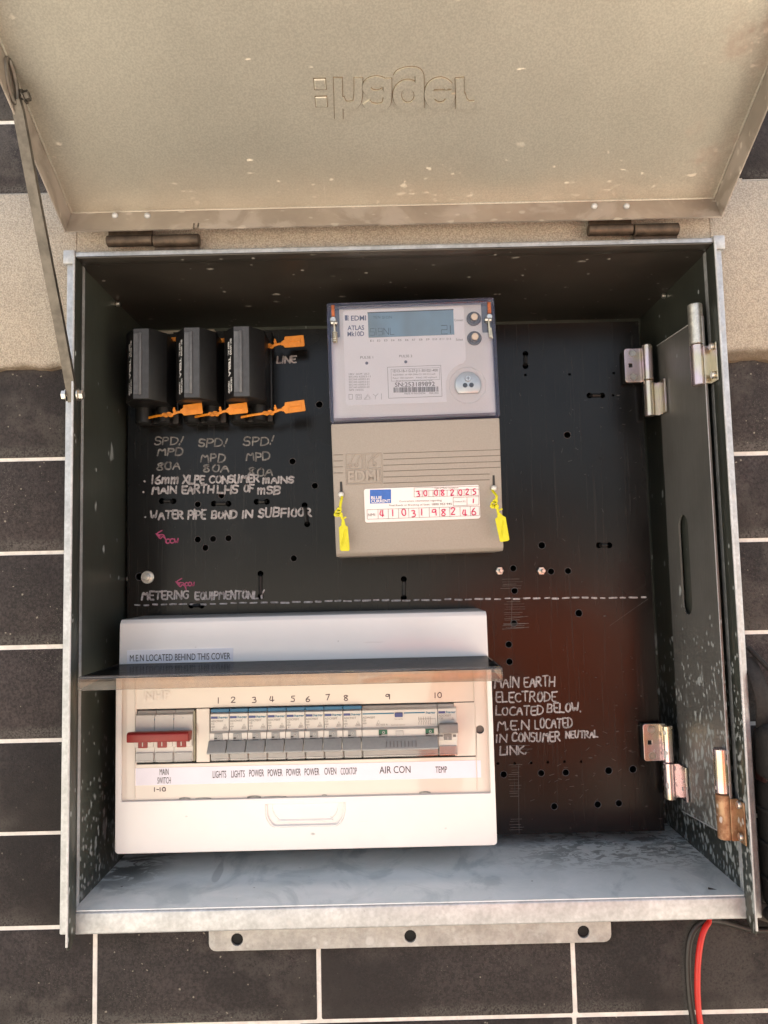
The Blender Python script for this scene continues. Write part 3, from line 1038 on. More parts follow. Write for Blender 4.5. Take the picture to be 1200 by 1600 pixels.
# hand lettering
WB = PY
def note(lines, mat, w, jit=.35):
    m = MB()
    for l in lines: hand(m, l[0], l[1], l[2], l[3], l[4], WB, w, l[5] if len(l) > 5 else None, jit)
    return m
W1, W2 = .0016, .0020
note([('SPD!', 242, 286, 695, 11.5), ('MPD', 246, 285, 712, 11), ('SPD!', 310, 356, 698, 12), ('MPD', 314, 351, 722, 12), ('SPD!', 381, 428, 696, 13), ('MPD', 385, 421, 720, 13),
      ('80A', 245, 281, 734, 11.5), ('80A', 317, 357, 738, 12), ('80A', 388, 426, 744, 13)], M_CHALKD, W1).build('handwritten_note', M_CHALKD, board)
note([('16mm', 238, 279, 756, 12), ('XLPE', 286, 319, 755.5, 12), ('CONSUMER', 327, 405, 755, 11.5), ('mAINS', 411, 458, 755, 10),
      ('MAIN', 238, 275, 771, 11), ('EARTH', 284, 333, 771, 12), ('LHS', 340, 371, 771, 12), ('OF', 381, 396, 769, 11), ('mSB', 403, 438, 772, 11),
      ('WATER', 235, 286, 811, 12), ('PIPE', 294, 321, 811, 13), ('BOND', 331, 369, 810, 11), ('IN', 379, 394, 809, 11), ('SUBF100R', 404, 486, 808, 13),
      ('.', 226, 227, 752, 3), ('.', 224, 225, 769, 3), ('.', 227, 228, 808, 3)], M_CHALK, W2, .25).build('handwritten_note', M_CHALK, board)
note([('METERING', 222, 294, 937, 12), ('EQUIPMENTONLY', 305, 412, 937, 11.5)], M_CHALK, .0018, .25).build('handwritten_note', M_CHALK, board)
note([('MAIN', 773, 810, 1075, 15), ('EARTH', 819, 866, 1073, 14), ('ELECTRODE', 775, 869, 1097, 14), ('LOCATED', 775, 848, 1118, 13), ('BELOW.', 855, 908, 1113, 13),
      ('M.E.N', 777, 826, 1141, 14), ('LOCATED', 836, 894, 1138, 14), ('IN', 776, 791, 1160, 11), ('CONSUMER', 800, 875, 1159, 13), ('NEUTRAL', 884, 934, 1153, 10),
      ('LINK.', 781, 823, 1179, 12)], M_CHALK, W1, .3).build('handwritten_note', M_CHALK, board)
note([('LINE', 433, 462, 567, 10)], M_CHALK, .0019, .3).build('handwritten_note', M_CHALK, board)
m = note([('CCW', 259, 279, 849, 7), ('CCW', 289, 304, 916, 6)], M_MAG, .0014, .2)
for dx, dy in ((0, 0), (31, 75)):
    for st in (((250, 838), (244, 834), (253, 829)), ((244, 834), (251, 843), (253, 838), (258, 840), (260, 846)), ((246, 836), (256, 835), (258, 841))):
        q = [at(a + dx, b + dy, PY) for a, b in st]
        m.n += 1
        m.ribbon(chaikin([(v.x, v.z) for v in q]), .0013, PY - .00015 - m.n * .000006)
m.build('handwritten_note', M_MAG, board)
# dashed paint line
m = MB()
x = 211.0
while x < 1016:
    l = random.uniform(6, 12.5); 
    if not (540 < x < 540):
        ya = 945.5 - (x - 211) * .0155 + random.uniform(-.7, .7) - 1.2 * math.sin((x - 211) / 807 * 3.1)
        a, b = at(x, ya, PY), at(min(x + l, 1017), ya - l * .012 + random.uniform(-.6, .6), PY)
        m.ribbon([(a.x, a.z), (b.x, b.z)], .0017 * random.uniform(.8, 1.2), PY - .0002)
    x += l + random.uniform(4.5, 7.5)
m.build('dashed_line', M_CHALK, board)
# scribed rulings and scratches
m = MB()
def scr(x0, y0, x1, y1, w=.00035):
    a, b = at(x0, y0, PY), at(x1, y1, PY)
    m.n = getattr(m, 'n', 0) + 1
    m.ribbon([(a.x, a.z), (b.x, b.z)], w, PY - .0001 - m.n * .000003, 2)
for y0, y1, xa, xb in ((905, 922, 783, 812), (935, 985, 788, 816), (1165, 1180, 788, 830), (1195, 1250, 797, 812), (1280, 1302, 798, 815)):
    y = y0
    while y < y1:
        scr(xa + random.uniform(-3, 4), y, xb + random.uniform(-6, 5), y - .5, random.uniform(.0002, .0004)); y += random.uniform(2.5, 6)
scr(800, 932, 799, 982); scr(810, 1195, 811, 1304); scr(785, 983, 826, 980, .0005); scr(787, 976, 826, 974, .0005); scr(788, 967, 825, 963)
scr(952, 978, 1012, 936, .0002)
for k in range(26):
    x, y = random.uniform(800, 1010), random.uniform(560, 900); a = random.uniform(0, 3.1); l = random.uniform(2, 7)
    scr(x, y, x + l * math.cos(a), y + l * math.sin(a), .00022)
for k in range(46):
    x, y = random.uniform(820, 1020), random.uniform(1130, 1260); a = random.uniform(-.9, .5); l = random.uniform(2, 8)
    scr(x, y, x + l * math.cos(a), y + l * math.sin(a), .0003)
m.build('scratches', plain('scribed_grey', (.10, .095, .09), .7, 0, .3, 300), board, kind='stuff')

# ---- swing plate on the right wall and its hinges
M_SWING = wall_metal('swing_plate_zinc', .0, .33, 1.6, .004, (.20, .195, .185), .42)
HX = .2800
m = MB(); m2 = MB()
slot = [(p[0], p[1]) for p in rrect(.0620, .0860, .2508, .3490, .0118, 6)]
plate(m2, [(.0030, .0620), (.1170, .0515), (.1170, .5330), (.0030, .5260)], [slot], 0, .0018)
m.add([(HX + v.y, v.x, v.z) for v in m2.v], [f[::-1] for f in m2.f])
sp = m.build('swing_plate', M_SWING, box)
m = MB(); m.box(HX + .0046, HX + .0052, .058, .090, .245, .355); m.build('slot_liner', M_WALL, sp)
m = MB()
for a, b in (((.003, .062), (.003, .526)), ((.003, .526), (.117, .533)), ((.003, .062), (.117, .0515))):
    m.cyl((HX - .0001, a[0], a[1]), (HX - .0001, b[0], b[1]), .0005, 6)
m.build('bright_edge', M_RIM, sp, True)
for zt, zb, mt, low in ((.5385, .4625, M_HNG, 0), (.1375, .0605, M_HNGW, 1)):
    zm = (zt + zb) / 2
    m = MB(); m.cyl((.2765, .0085, zm + .0004), (.2765, .0085, zt), .0066, 24, b=.0006)
    h = m.build('outer_hinge', mt if low else plain('brushed_zinc_barrel', (.58, .57, .52), .38, .85, .18, 260), box, True)
    if low: mt = M_HNGR
    m = MB(); m.cyl((.2765, .0085, zb), (.2765, .0085, zm - .0004), .0066, 24, b=.0006)
    m.build('knuckle', mt, h, True)
    m = MB(); m.box(.2790, .2860, .0010, .0022, zb, zm - .003, .0003, 1); m.box(.2846, .2858, -.012, .0022, zb, zm - .003, .0003, 1)
    m.build('hinge_leaf', mt, h, True)
    for z in (zm - .006, zb + .006):
        m = MB(); m.cyl((.2846, -.006, z), (.2816, -.006, z), .0034, 12, b=.0006); m.build('screw', M_BOLT, h, True)
for zt, zb, lz1, lz0, mt in ((.5322, .4560, .5300, .4935, M_HNG), (.1378, .0650, .1390, .1020, M_HNGW)):
    zm = (zt + zb) / 2
    m = MB(); m.cyl((.2668, .1115, zm + .0004), (.2668, .1115, zt), .0054, 22, b=.0006); h = m.build('inner_hinge', mt, box, True)
    m = MB(); m.cyl((.2668, .1115, zb), (.2668, .1115, zm - .0004), .0054, 22, b=.0006); m.build('knuckle', mt, h, True)
    m = MB(); plate(m, rrect(.2438, .2665, lz0, lz1, .0028, 4, (0, 1, 1, 0)), [[(.2480, (lz0 + lz1) / 2 - .002), (.2520, (lz0 + lz1) / 2 - .002), (.2520, (lz0 + lz1) / 2 + .002), (.2480, (lz0 + lz1) / 2 + .002)]], .1150, .1168, .0003)
    m.box(.2470, .2530, .1185, .1195, lz0 + .01, lz1 - .01)
    m.build('hinge_leaf', mt, h)
    m = MB(); m.box(.2440, .2640, .1169, .1248, lz0 + .001, lz1 - .001); m.build('packing', M_HOLE, h)
    m = MB(); m.box(.2690, .2790, .1125, .1137, zb + .001, zm - .002, .0003, 1); m.box(.2770, .2790, .0950, .1137, zb + .001, zm - .002, .0003, 1); m.build('hinge_leaf', mt, h)
    for z in (lz1 - .0055, lz0 + .0055):
        m = MB(); m.ring((.2522, .1148, z), .0026, .0012, 16, 6); m.cyl((.2522, .1150, z), (.2522, .1142, z), .0016, 10)
        m.build('rivet', M_BOLT, h, True)

# ------------------------------------------------------------------ electricity meter
MC = Vector((.0172, PY, .4400)); MA = .0140
meter = thing('electricity_meter', MC, 'tall beige electricity meter with blue display, clear upper cover and a white number sticker', 'meter')
def mp(px, py, Y):
    p = at(px, py, Y); d = p - MC
    return Vector((MC.x + d.x * math.cos(MA) + d.z * math.sin(MA), Y, MC.z + d.z * math.cos(MA) - d.x * math.sin(MA)))
X0, X1, Z0, ZM, Z1 = -.0648, .0996, .3166, .4452, .5638
FY = .0555
# body: light grey front, notched at the top corners for the seal screws
m = MB()
def nb(px0, py0, px1, py1):
    a, b = mp(px0, py0, FY), mp(px1, py1, FY); return a.x, a.z, b.x, b.z
lx = mp(531, 528, FY).x; lz = mp(520, 527, FY).z; rx = mp(754, 520, FY).x; rz_ = mp(760, 519, FY).z
poly = [(X0 + .003, ZM + .003), (X1 - .003, ZM + .003), (X1 - .003, rz_), (rx, rz_), (rx, Z1 - .003), (lx, Z1 - .003), (lx, lz), (X0 + .003, lz)]
m.prism(poly, 'y', FY, PY - .001, .0012, 2)
m.box(X0 + .003, X1 - .003, FY + .010, PY, ZM + .003, Z1 - .003)
body = m.build('body', M_MGREY, meter, True)
# label: rounded, cut away round the optical port
c = mp(731, 601, FY)
pts = rrect(mp(536, 0, FY).x if False else mp(538, 560, FY).x, mp(727, 540, FY).x, mp(630, 631, FY).z, mp(630, 482, FY).z, .003, 4, (1, 1, 1, 0))
xr_, zb_ = pts[-1]
cut = []
for i in range(9):
    a = rad(100 + 80 * i / 8); cut.append((c.x + .0215 * math.cos(a), c.z + .0215 * math.sin(a)))
pts = pts[:-1] + [(cut[-1][0], zb_)] + cut[::-1] + [(xr_, cut[0][1] + .004)]
m = MB(); plate(m, pts, [], FY - .0006, FY - .0001)
fp = m.build('faceplate', M_PLATE, body)
LY = FY - .0006
# display
a, b = mp(576, 528, FY), mp(708, 485, FY)
m = MB(); m.box(a.x, b.x, FY - .0010, FY - .0002, a.z, b.z); disp = m.build('display', M_LCD, meter)
m = MB(); m.box(a.x - .0003, b.x + .0003, FY - .0011, FY - .0002, b.z, b.z + .0009); m.build('display_shade', M_DARK, disp)
m = MB()
def seg(s, xl, xr, yb, h, w):
    mm = [0]
    hand_at(m, s, xl, xr, yb, h, FY - .0011, w)
def hand_at(mb, s, xl, xr, yb, h, Y, w):
    pa, pb = mp(xl, yb, Y), mp(xr, yb - (xr - xl) * .0232, Y)
    tot = sum(HW[ch][0] + 2 for ch in s) - 2; L = (pb - pa).length; k = (Y - CAM_P.y) / FPX
    x = 0
    for ch in s:
        for strk in HW[ch][1].split('|'):
            q = [(pa.x + (x + int(t[0])) * L / tot, pa.z + int(t[1]) * h * k / 8) for t in strk.split()]
            mb.n = getattr(mb, 'n', 0) + 1
            mb.ribbon(q, w, Y - mb.n * .000004, 2)
        x += HW[ch][0] + 2
HW['s'] = (5, '58 08 04 54 50 00'); HW['g'] = (5, '54 04 08 58 50 00'); HW['t'] = (5, '08 58 54 04 00 50')
for strs in (('sIgNL', 579, 616, 524, 11, .00055), ('t', 690, 699, 522, 14, .0008), ('1', 704, 705, 521, 13, .0008), ('TEN', 583, 594, 498, 4, .0003), ('SION', 597, 612, 498, 4, .0003)):
    hand_at(m, *strs[:5], FY - .0011, strs[5])
m.build('display_digits', M_SEG, disp)
# print
m = MB()
ptext(m, 'EDMI', 548.5, 572, 501, 8, LY, bold=.02, f=mp); ptext(m, 'ATLAS', 543, 569, 516, 7.5, LY, bold=.02, f=mp); ptext(m, 'Mk10D', 543, 569, 525.5, 7.5, LY, bold=.02, f=mp)
a, b = mp(539, 501, LY), mp(545, 492.5, LY)
m.add([(a.x, LY - .0001, a.z), (b.x - .0012, LY - .0001, a.z), (b.x - .0012, LY - .0001, b.z), (a.x, LY - .0001, b.z)], [(0, 1, 2, 3)])
for k in range(3):
    z = a.z + (b.z - a.z) * (k * .36); m.add([(b.x - .0008, LY - .0001, z), (b.x, LY - .0001, z), (b.x, LY - .0001, z + .001), (b.x - .0008, LY - .0001, z + .001)], [(0, 1, 2, 3)])
m.build('maker_lettering', M_INKM, fp)
m = MB()
ptext(m, 'PULSE 1', 563, 583, 560.5, 4, LY, f=mp); ptext(m, 'PULSE 2', 624, 644, 558.5, 4, LY, f=mp)
for k in range(12):
    x = 581 + k * 10.95; ptext(m, 'E%d' % (k + 1), x - (2.4 if k < 9 else 3.4), x + (2.4 if k < 9 else 3.4), 534 - k * .26, 3.2, LY, f=mp)
ptext(m, 'Connect', 710, 724, 502, 3.8, LY, f=mp); ptext(m, 'Select', 712.5, 723.5, 532.5, 3.8, LY, f=mp)
for k, s_ in enumerate(('10kV  ACM  UC3', 'IEC/AS 62052-11', 'IEC/AS 62053-21', 'IEC/AS 62053-21', 'IEC/AS 62053-21', 'IEC/AS 62053-23', 'NMI 14/2/55')):
    ptext(m, s_, 545 + k * .1, (577, 579, 577, 577, 577, 577, 568)[k], 586 + k * 4.15, 2.9, LY, f=mp)
ptext(m, '1D13-1B-112-27-J11-301021-400', 614, 684, 582, 4.2, LY, bold=.01, f=mp)
ptext(m, '3x230/400V 10-100A 50Hz Cl.1 Wh Cl.2 varh', 614, 680, 587, 2.6, LY, f=mp); ptext(m, 'Pulse1: 500 imp/kWh    Pulse2: 500 imp/kvarh', 614, 683, 592, 2.4, LY, f=mp)
ptext(m, 'Direct Connection (Whole Current) Meter', 619, 676, 596.5, 2.6, LY, f=mp); ptext(m, 'SN:253189892', 617, 679.5, 604.5, 7, LY, bold=.015, f=mp)
ptext(m, 'MADE IN INDONESIA', 632, 665, 616.5, 3, LY, f=mp); ptext(m, 'MAR 2024', 671, 685, 615.8, 3, LY, f=mp)
x = 615.0
while x < 685:
    w = random.choice((.6, .6, 1.2, 1.7)); a, b = mp(x, 613.5 - (x - 615) * .0232, LY), mp(x + w, 605.5 - (x - 615) * .0232, LY)
    m.add([(a.x, LY - .0001, a.z), (b.x, LY - .0001, a.z), (b.x, LY - .0001, b.z), (a.x, LY - .0001, b.z)], [(0, 1, 2, 3)])
    x += w + random.choice((.7, .7, 1.1, 1.6))
def frame(m, px0, py0, px1, py1, w, Y, f=mp):
    pm = f((px0 + px1) / 2, (py0 + py1) / 2, Y); a, b = f(px0, (py0 + py1) / 2, Y), f((px0 + px1) / 2, py0, Y)
    hx, hz = abs(pm.x - a.x), abs(b.z - pm.z)
    for x0, x1, z0, z1 in ((-hx, hx, hz - w, hz), (-hx, hx, -hz, -hz + w), (-hx, -hx + w, -hz + w, hz - w), (hx - w, hx, -hz + w, hz - w)):
        m.add([(pm.x + x0, Y - .0001, pm.z + z0), (pm.x + x1, Y - .0001, pm.z + z0), (pm.x + x1, Y - .0001, pm.z + z1), (pm.x + x0, Y - .0001, pm.z + z1)], [(0, 1, 2, 3)])
frame(m, 606, 572, 690, 621, .00035, LY); frame(m, 611, 575.5, 687, 594.5, .00025, LY)
frame(m, 545, 616, 551, 624, .0003, LY); frame(m, 556, 616, 565, 624, .0003, LY); frame(m, 558, 618, 563, 622, .0003, LY)
for st in (((569, 624), (575, 615.5), (580, 623.5), (569, 624)), ((571.5, 622.8), (575, 618), (577.8, 622.5)), ((583, 616), (587, 619), (586, 624)), ((587, 619), (591, 615)), ((596, 615), (596, 624))):
    q = [mp(a_, b_, LY) for a_, b_ in st]; m.ribbon([(v.x, v.z) for v in q], .0003, LY - .00012, 2)
m.build('printed_lettering', M_INKG, fp)
for px, py in ((573, 567.5), (634, 565.5)):
    p = mp(px, py, LY); m = MB(); m.cyl((p.x, LY, p.z), (p.x, LY - .0004, p.z), .0015, 14); m.build('pulse_lamp', plain('pulse_lamp_smoke', (.10, .09, .13), .3, 0, 0), fp)
# buttons
for px, py in ((740, 498.5), (741, 529)):
    p = mp(px, py, FY)
    m = MB(); m.ring((p.x, FY - .001, p.z), .0058, .0014, 28, 8); m.cyl((p.x, FY - .0002, p.z), (p.x, FY - .0006, p.z), .0056, 24)
    bt = m.build('button', M_RUB, meter, True)
    m = MB(); m.cyl((p.x, FY - .0005, p.z), (p.x, FY - .0075, p.z), .0035, 20, b=.0006); m.build('button_cap', M_BUTT, bt, True)
# optical port
p = mp(731, 602, FY)
m = MB(); pl = [(p.x + .0128 * math.cos(rad(a)), p.z + .0128 * math.sin(rad(a))) for a in range(-42, 223, 12)]
m.prism(pl, 'y', FY - .0035, FY - .0002, .0006, 2)
op = m.build('optical_port', plain('port_zinc', (.56, .58, .56), .35, .75, .06, 100), meter, True)
for dx in (-.0031, .0031):
    m = MB(); m.cyl((p.x + dx, FY - .0036, p.z - .0008), (p.x + dx, FY - .0042, p.z - .0008), .0023, 16); m.build('port_window', M_HOLE, op)
m = MB(); m.cyl((p.x, FY - .0036, p.z + .0058), (p.x, FY - .0052, p.z + .0058), .0031, 18, b=.0004); sc_ = m.build('screw', M_BOLT, op, True)
m = MB(); m.box(p.x - .0018, p.x + .0018, FY - .0055, FY - .0050, p.z + .0055, p.z + .0061); m.box(p.x - .0003, p.x + .0003, FY - .00551, FY - .0050, p.z + .0040, p.z + .0076); m2 = m.build('port_screw_slot', M_DARK, op)
m = MB(); m.ring((p.x, FY - .0002, p.z), .0180, .0004, 36, 6); m.build('port_ring', M_MGREY, meter, True)
# clear front cover with violet edges
CY = .0485
m = MB(); plate(m, rrect(X0 + .0035, X1 - .0035, ZM + .0035, Z1 - .0035, .002, 3), [], CY, CY + .0014); cv = m.build('clear_cover', M_CLEAR, meter)
m = MB()
plate(m, rrect(X0, X1, ZM, Z1, .0022, 4), [rrect(X0 + .0036, X1 - .0036, ZM + .0042, Z1 - .0045, .001, 3)], CY - .0003, FY + .004, .0006)
cr = m.build('cover_edge', M_TINT, cv, True)
m = MB()
plate(m, rrect(X0 + .0004, X1 - .0004, ZM + .0004, Z1 - .0004, .002, 4), [rrect(X0 + .0030, X1 - .0030, ZM + .0036, Z1 - .0036, .001, 3)], FY + .0045, PY - .001)
m.build('cover_skirt', plain('violet_grey_skirt', (.13, .12, .18), .25, 0, .05), meter)
# seal recesses at the top corners
for (a, b, c_, d, sx, sy) in ((516, 478, 531, 527, 521, 503.5), (754, 474, 769, 520, 763, 499)):
    p0, p1 = mp(a, d, FY), mp(c_, b, FY)
    m = MB(); m.box(p0.x, p1.x, FY + .004, FY + .0098, p0.z, p1.z); rc = m.build('seal_recess', plain('recess_slate', (.15, .16, .20), .35, 0, .05), meter)
    s0, s1 = mp(sx - 2.2, sy - 5, FY), mp(sx + 2.2, sy - 23, FY)
    m = MB(); m.box(s0.x, s1.x, CY - .0006, CY + .003, s0.z, s1.z, .0003, 1); m.build('seal_slot', M_SLOT, meter)
    q = mp(sx, sy, FY)
    m = MB(); m.cyl((q.x, CY - .0015, q.z), (q.x, FY + .004, q.z), .0030, 18, b=.0005); m.build('seal_screw', M_BOLT, meter, True)
# terminal cover, sloping back a little towards its foot
m = MB()
yt, yb_ = .0500, .0640
m.prism([(yt, ZM - .0008), (PY - .001, ZM - .0008), (PY - .001, Z0 - .0005), (yb_ + .004, Z0 - .0005), (yb_ + .0005, Z0 + .0028)], 'x', X0 + .0006, X1 - .0006, .0012, 2)
tc = m.build('terminal_cover', M_BEIGE, meter, True)
def TY(z): return yt + (yb_ - yt) * (ZM - z) / (ZM - Z0)
def tp(px, py):
    Y = .056
    for _ in range(4): Y = TY(mp(px, py, Y).z)
    return mp(px, py, Y)
def onT(m, pts, w, lift=.0004, r=None):
    q = [tp(*p) for p in pts]
    m.tube([v + Vector((0, -lift, 0)) for v in q], r or w / 2, 6, flat=None)
m = MB()
def groove(x0, y0, x1, y1):
    a, b = tp(x0, y0), tp(x1, y1)
    m.tube([a + Vector((0, .0001, 0)), b + Vector((0, .0001, 0))], .00032, 6)
for k, (xa, ya, xb, yb2) in enumerate(((599, 708.5, 782, 702.5), (599, 718, 782, 711.5), (599, 727, 782, 721), (599, 736.5, 782, 730), (599, 745.5, 765, 740.5), (599, 755, 765, 749.5))):
    groove(xa, ya, xb, yb2)
for k in range(4): groove(520.5, 711 + k * 9.4, 536, 710.5 + k * 9.4)
m.build('groove_lines', M_BEIGED, tc, True)  # grooves drawn as lines, their shade put into the darker beige
m = MB()
def rib(pts, r=.0006): 
    m.tube([tp(*p) + Vector((0, .0001, 0)) for p in pts], r, 6)
rib([(540.5, 710), (596, 708)]); rib([(596, 708), (597, 755)]); rib([(597, 755), (541.5, 757)]); rib([(541.5, 757), (540.5, 710)]); rib([(541, 733.5), (596.5, 731.5)])
for bx, by, kx, ky, ex, ey in ((554, 709.5, 551, 714, 546, 726), (564, 709.5, 561, 715, 556, 726), (592, 709, 582, 719, 585, 724)):
    rib([(bx, by), (kx, ky), (ex, ey)], .0008)
    q = tp(ex, ey + 1); m.ring((q.x, q.y, q.z), .0018, .0006, 14, 6)
rib([(575, 731), (575, 721), (585, 710)], .0008); rib([(566, 731), (566, 709)], .0006); rib([(570, 731), (570, 709)], .0006)
a, b = tp(544, 753), tp(593, 751)
d = (b - a); s_up = Vector((0, (yt - yb_) / (ZM - Z0), 1)).normalized()
text(m, 'EDMI', a, d, s_up, width=d.length, height=.0105, bold=.03, extrude=.0007)
em = m.build('embossed_emblem', M_BEIGE, tc, True)
m = MB()
def tquad(m, px0, py0, px1, py1, lift=.0006):
    c0, c1, c2, c3 = tp(px0, py1), tp(px1, py1 - (px1 - px0) * .0232), tp(px1, py0 - (px1 - px0) * .0232), tp(px0, py0)
    m.add([v + Vector((0, -lift, 0)) for v in (c0, c1, c2, c3)], [(0, 1, 2, 3)])
# sticker
c0 = tp(570.5, 816); c1 = tp(750.5, 811); c2 = tp(749, 757.5); 
zlo, zhi = (c0.z + c1.z) / 2, c2.z
sl = (yb_ - yt) / (ZM - Z0)
def SY(z): return TY(z) - .0006
m = MB()
pts = rrect(c0.x, c1.x, zlo, zhi, .0022, 4)
m.add([(x, SY(z), z) for x, z in pts] + [(x, SY(z) + .0006, z) for x, z in pts], [tuple(range(len(pts)))] + [(i, (i + 1) % len(pts), (i + 1) % len(pts) + len(pts), i + len(pts)) for i in range(len(pts))])
st = m.build('number_sticker', M_STICK, meter)
st['label'] = 'white rectangular sticker with pink handwritten digits'
m = MB(); tquad(m, 578, 765.5, 611, 787, .0008); m.build('blue_panel', M_BLUES, st)
def stext(m, s_, xl, xr, yb, h, bold=0.0, lift=.0009):
    a, b = tp(xl, yb), tp(xr, yb - (xr - xl) * .0232)
    text(m, s_, a, b - a, s_up, width=(b - a).length, height=h * .00062, bold=bold, extrude=lift)
m = MB(); stext(m, 'BLUE', 580, 596.5, 780, 4.6, .02, .0011); stext(m, 'CURRENT', 580, 610, 785.5, 4.6, .02, .0011); m.build('sticker_lettering', M_STICK, st)
m = MB(); stext(m, 'Contractors information regarding', 624, 690, 784.5, 2.8); stext(m, 'Final Reads or Breaking of Seals:', 608, 672, 791, 2.8); stext(m, '1800 953 945', 675, 706, 789.5, 3.2, .01)
stext(m, 'Date of Meter Installation', 679, 716, 764, 2.4); stext(m, 'Constant (K)', 709, 727, 784.8, 2.4); stext(m, 'NMI', 575, 586, 806.5, 4.2)
def sl_(pts, w=.0003):
    q = [tp(*p) + Vector((0, -.0009, 0)) for p in pts]; m.tube(q, w / 2, 4)
sl_([(647, 762.5), (748, 760)]); sl_([(647, 767.5), (748, 764.5)]); sl_([(647, 776.8), (748, 774.2)]); sl_([(647, 762.5), (647, 776.8)]); sl_([(748, 760), (748, 789)])
for x in (659.5, 670, 676.5, 687, 698.5, 704.5, 714.5, 725, 736): sl_([(x, 767.3 - (x - 647) * .027), (x, 776.8 - (x - 647) * .025)])
sl_([(707.5, 777.5), (748, 776.3)]); sl_([(708, 790.5), (748, 789)]); sl_([(708, 777.5), (708, 790.5)]); sl_([(729.5, 777), (729.5, 789.5)])
sl_([(573.5, 796.5), (748.5, 791)]); sl_([(574, 811.5), (749, 805.5)])
for k in range(11): 
    x = 573.5 if k == 0 else 590.5 + (k - 1) * 16; sl_([(x, 796.5 - (x - 573) * .031), (x + .4, 811.5 - (x - 573) * .034)])
sl_([(748.5, 791), (749, 805.5)])
m.build('sticker_print', M_INKG, st)
m = MB()
def shand(c_, x, yb, h, wd):
    a = tp(x, yb); k = .00062
    for strk in HW[c_][1].split('|'):
        q = [(int(t[0]) + random.uniform(-.3, .3), int(t[1]) + random.uniform(-.3, .3)) for t in strk.split()]
        if len(q) > 2: q = chaikin(q)
        pp = [a + Vector((u * wd * k / 6, 0, 0)) + s_up * (v * h * k / 8) + Vector((0, -.0010, 0)) for u, v in q]
        m.tube(pp, .0005, 5)
for c_, x, yb in zip('30082025', (651, 662, 678.5, 689, 704, 716.5, 727.5, 738.5), (776, 775, 774.5, 774.2, 774, 774, 773, 773)): shand(c_, x, yb, 8.5, 6)
shand('1', 739.5, 786.5, 7, 6)
for c_, x, yb in zip('4103198246', (593, 613.5, 627.5, 643, 659, 675, 690, 705, 722, 737), (808, 806.5, 806, 808, 805.5, 806, 806, 804, 807, 804.5)): shand(c_, x, yb, 10.5, 7.5)
m.build('handwritten_digits', M_PINK, st, True)
# sealing slots of the terminal cover
for px, py0, py1 in ((533, 746, 772), (771.5, 739, 762)):
    a, b = tp(px - 1.3, py1), tp(px + 1.3, py0)
    m = MB(); m.box(a.x, b.x, a.y - .0010, b.y + .004, a.z, b.z); m.build('sealing_slot', M_DARK, tc)
    q = tp(px, py1 + 1); m = MB(); m.ball((q.x, q.y - .001, q.z), .0029, (1, .8, 1)); m.build('seal_screw', plain('seal_screw_pale', (.66, .66, .63), .3, .2, .05, 200), tc, True)
meter.rotation_euler = (0, -MA, 0)

# wire seals hanging from the two upper seal screws
for k, (px, py, lab) in enumerate(((522, 504, 'crimped brass wire seal hanging beside the blue display, left corner of the meter'), (763, 499, 'slim wire seal hanging by the two round buttons of the meter'))):
    q = at(px, py, .0462)
    t = thing('wire_seal', q, lab, 'seal', 'wire seals on the meter')
    m = MB(); m.ball((q.x - .0016, q.y, q.z), .0021, (1, .7, 1)); m.ball((q.x + .0016, q.y, q.z - .0002), .0019, (1, .7, 1)); m.build('clip', M_BOLT, t, True)
    m = MB(); m.tube([(q.x, q.y - .0005, q.z), (q.x + .0003, q.y - .001, q.z - .006), (q.x + .0005 + k * .0006, q.y - .001, q.z - .012)], .0010, 8)
    if k == 0:
        for i in range(5): m.ring((q.x + .0006, q.y - .001, q.z - .0105 - i * .0021), .0017, .0010, 12, 6, 'z')
        m.tube([(q.x + .0012, q.y - .001, q.z - .012), (q.x + .0022, q.y - .001, q.z - .0205)], .0008, 6)
    else:
        m.tube([(q.x + .0002, q.y - .001, q.z - .008), (q.x + .0012, q.y - .0015, q.z - .0185)], .0011, 8); m.tube([(q.x + .0018, q.y - .001, q.z - .009), (q.x + .0028, q.y - .0015, q.z - .0195)], .0010, 8)
    m.build('twisted_wire', M_WIRE, t, True)


# ------------------------------------------------------------------ plastic pull seals
def seal(name, mat, pts_flag, strap, knot, fin, th=.0011, label=None, group=None):
    """flat flag with neck, a fin, a knotted latch and a strap; all in the plane through the first point"""
    o = sum((Vector(p) for p in pts_flag), Vector()) / len(pts_flag)
    t = thing(name, o, label, 'seal', group)
    m = MB(); Y = o.y
    m.prism([(p[0], p[2]) for p in pts_flag], 'y', Y - th / 2, Y + th / 2, .0003, 1)
    q0, q1 = (Vector(pts_flag[2]) + Vector(pts_flag[-3])) / 2, (Vector(pts_flag[3]) + Vector(pts_flag[-4])) / 2
    for f_ in (.18, .5, .82):
        c_ = q0.lerp(q1, f_); w_ = (Vector(pts_flag[2]) - Vector(pts_flag[-3])) * .34
        if f_ != .5: m.tube([c_ - w_ + Vector((0, -th * .55, 0)), c_ + w_ + Vector((0, -th * .55, 0))], .0004, 6)
    m.tube([q0.lerp(q1, .26) + Vector((0, -th * .55, 0)), q0.lerp(q1, .74) + Vector((0, -th * .55, 0))], .0006, 6)
    m.build('flag', mat, t, True)
    m = MB(); m.tube(strap, .0010, 8, flat=(.0013, .0008)); m.build('strap', mat, t, True)
    m = MB()
    for c_, r in knot: m.ring(c_, r, .0010, 12, 6, 'y', .7)
    for a, b in fin: m.tube([a, b], .0009, 6)
    m.build('latch', mat, t, True)
    return t
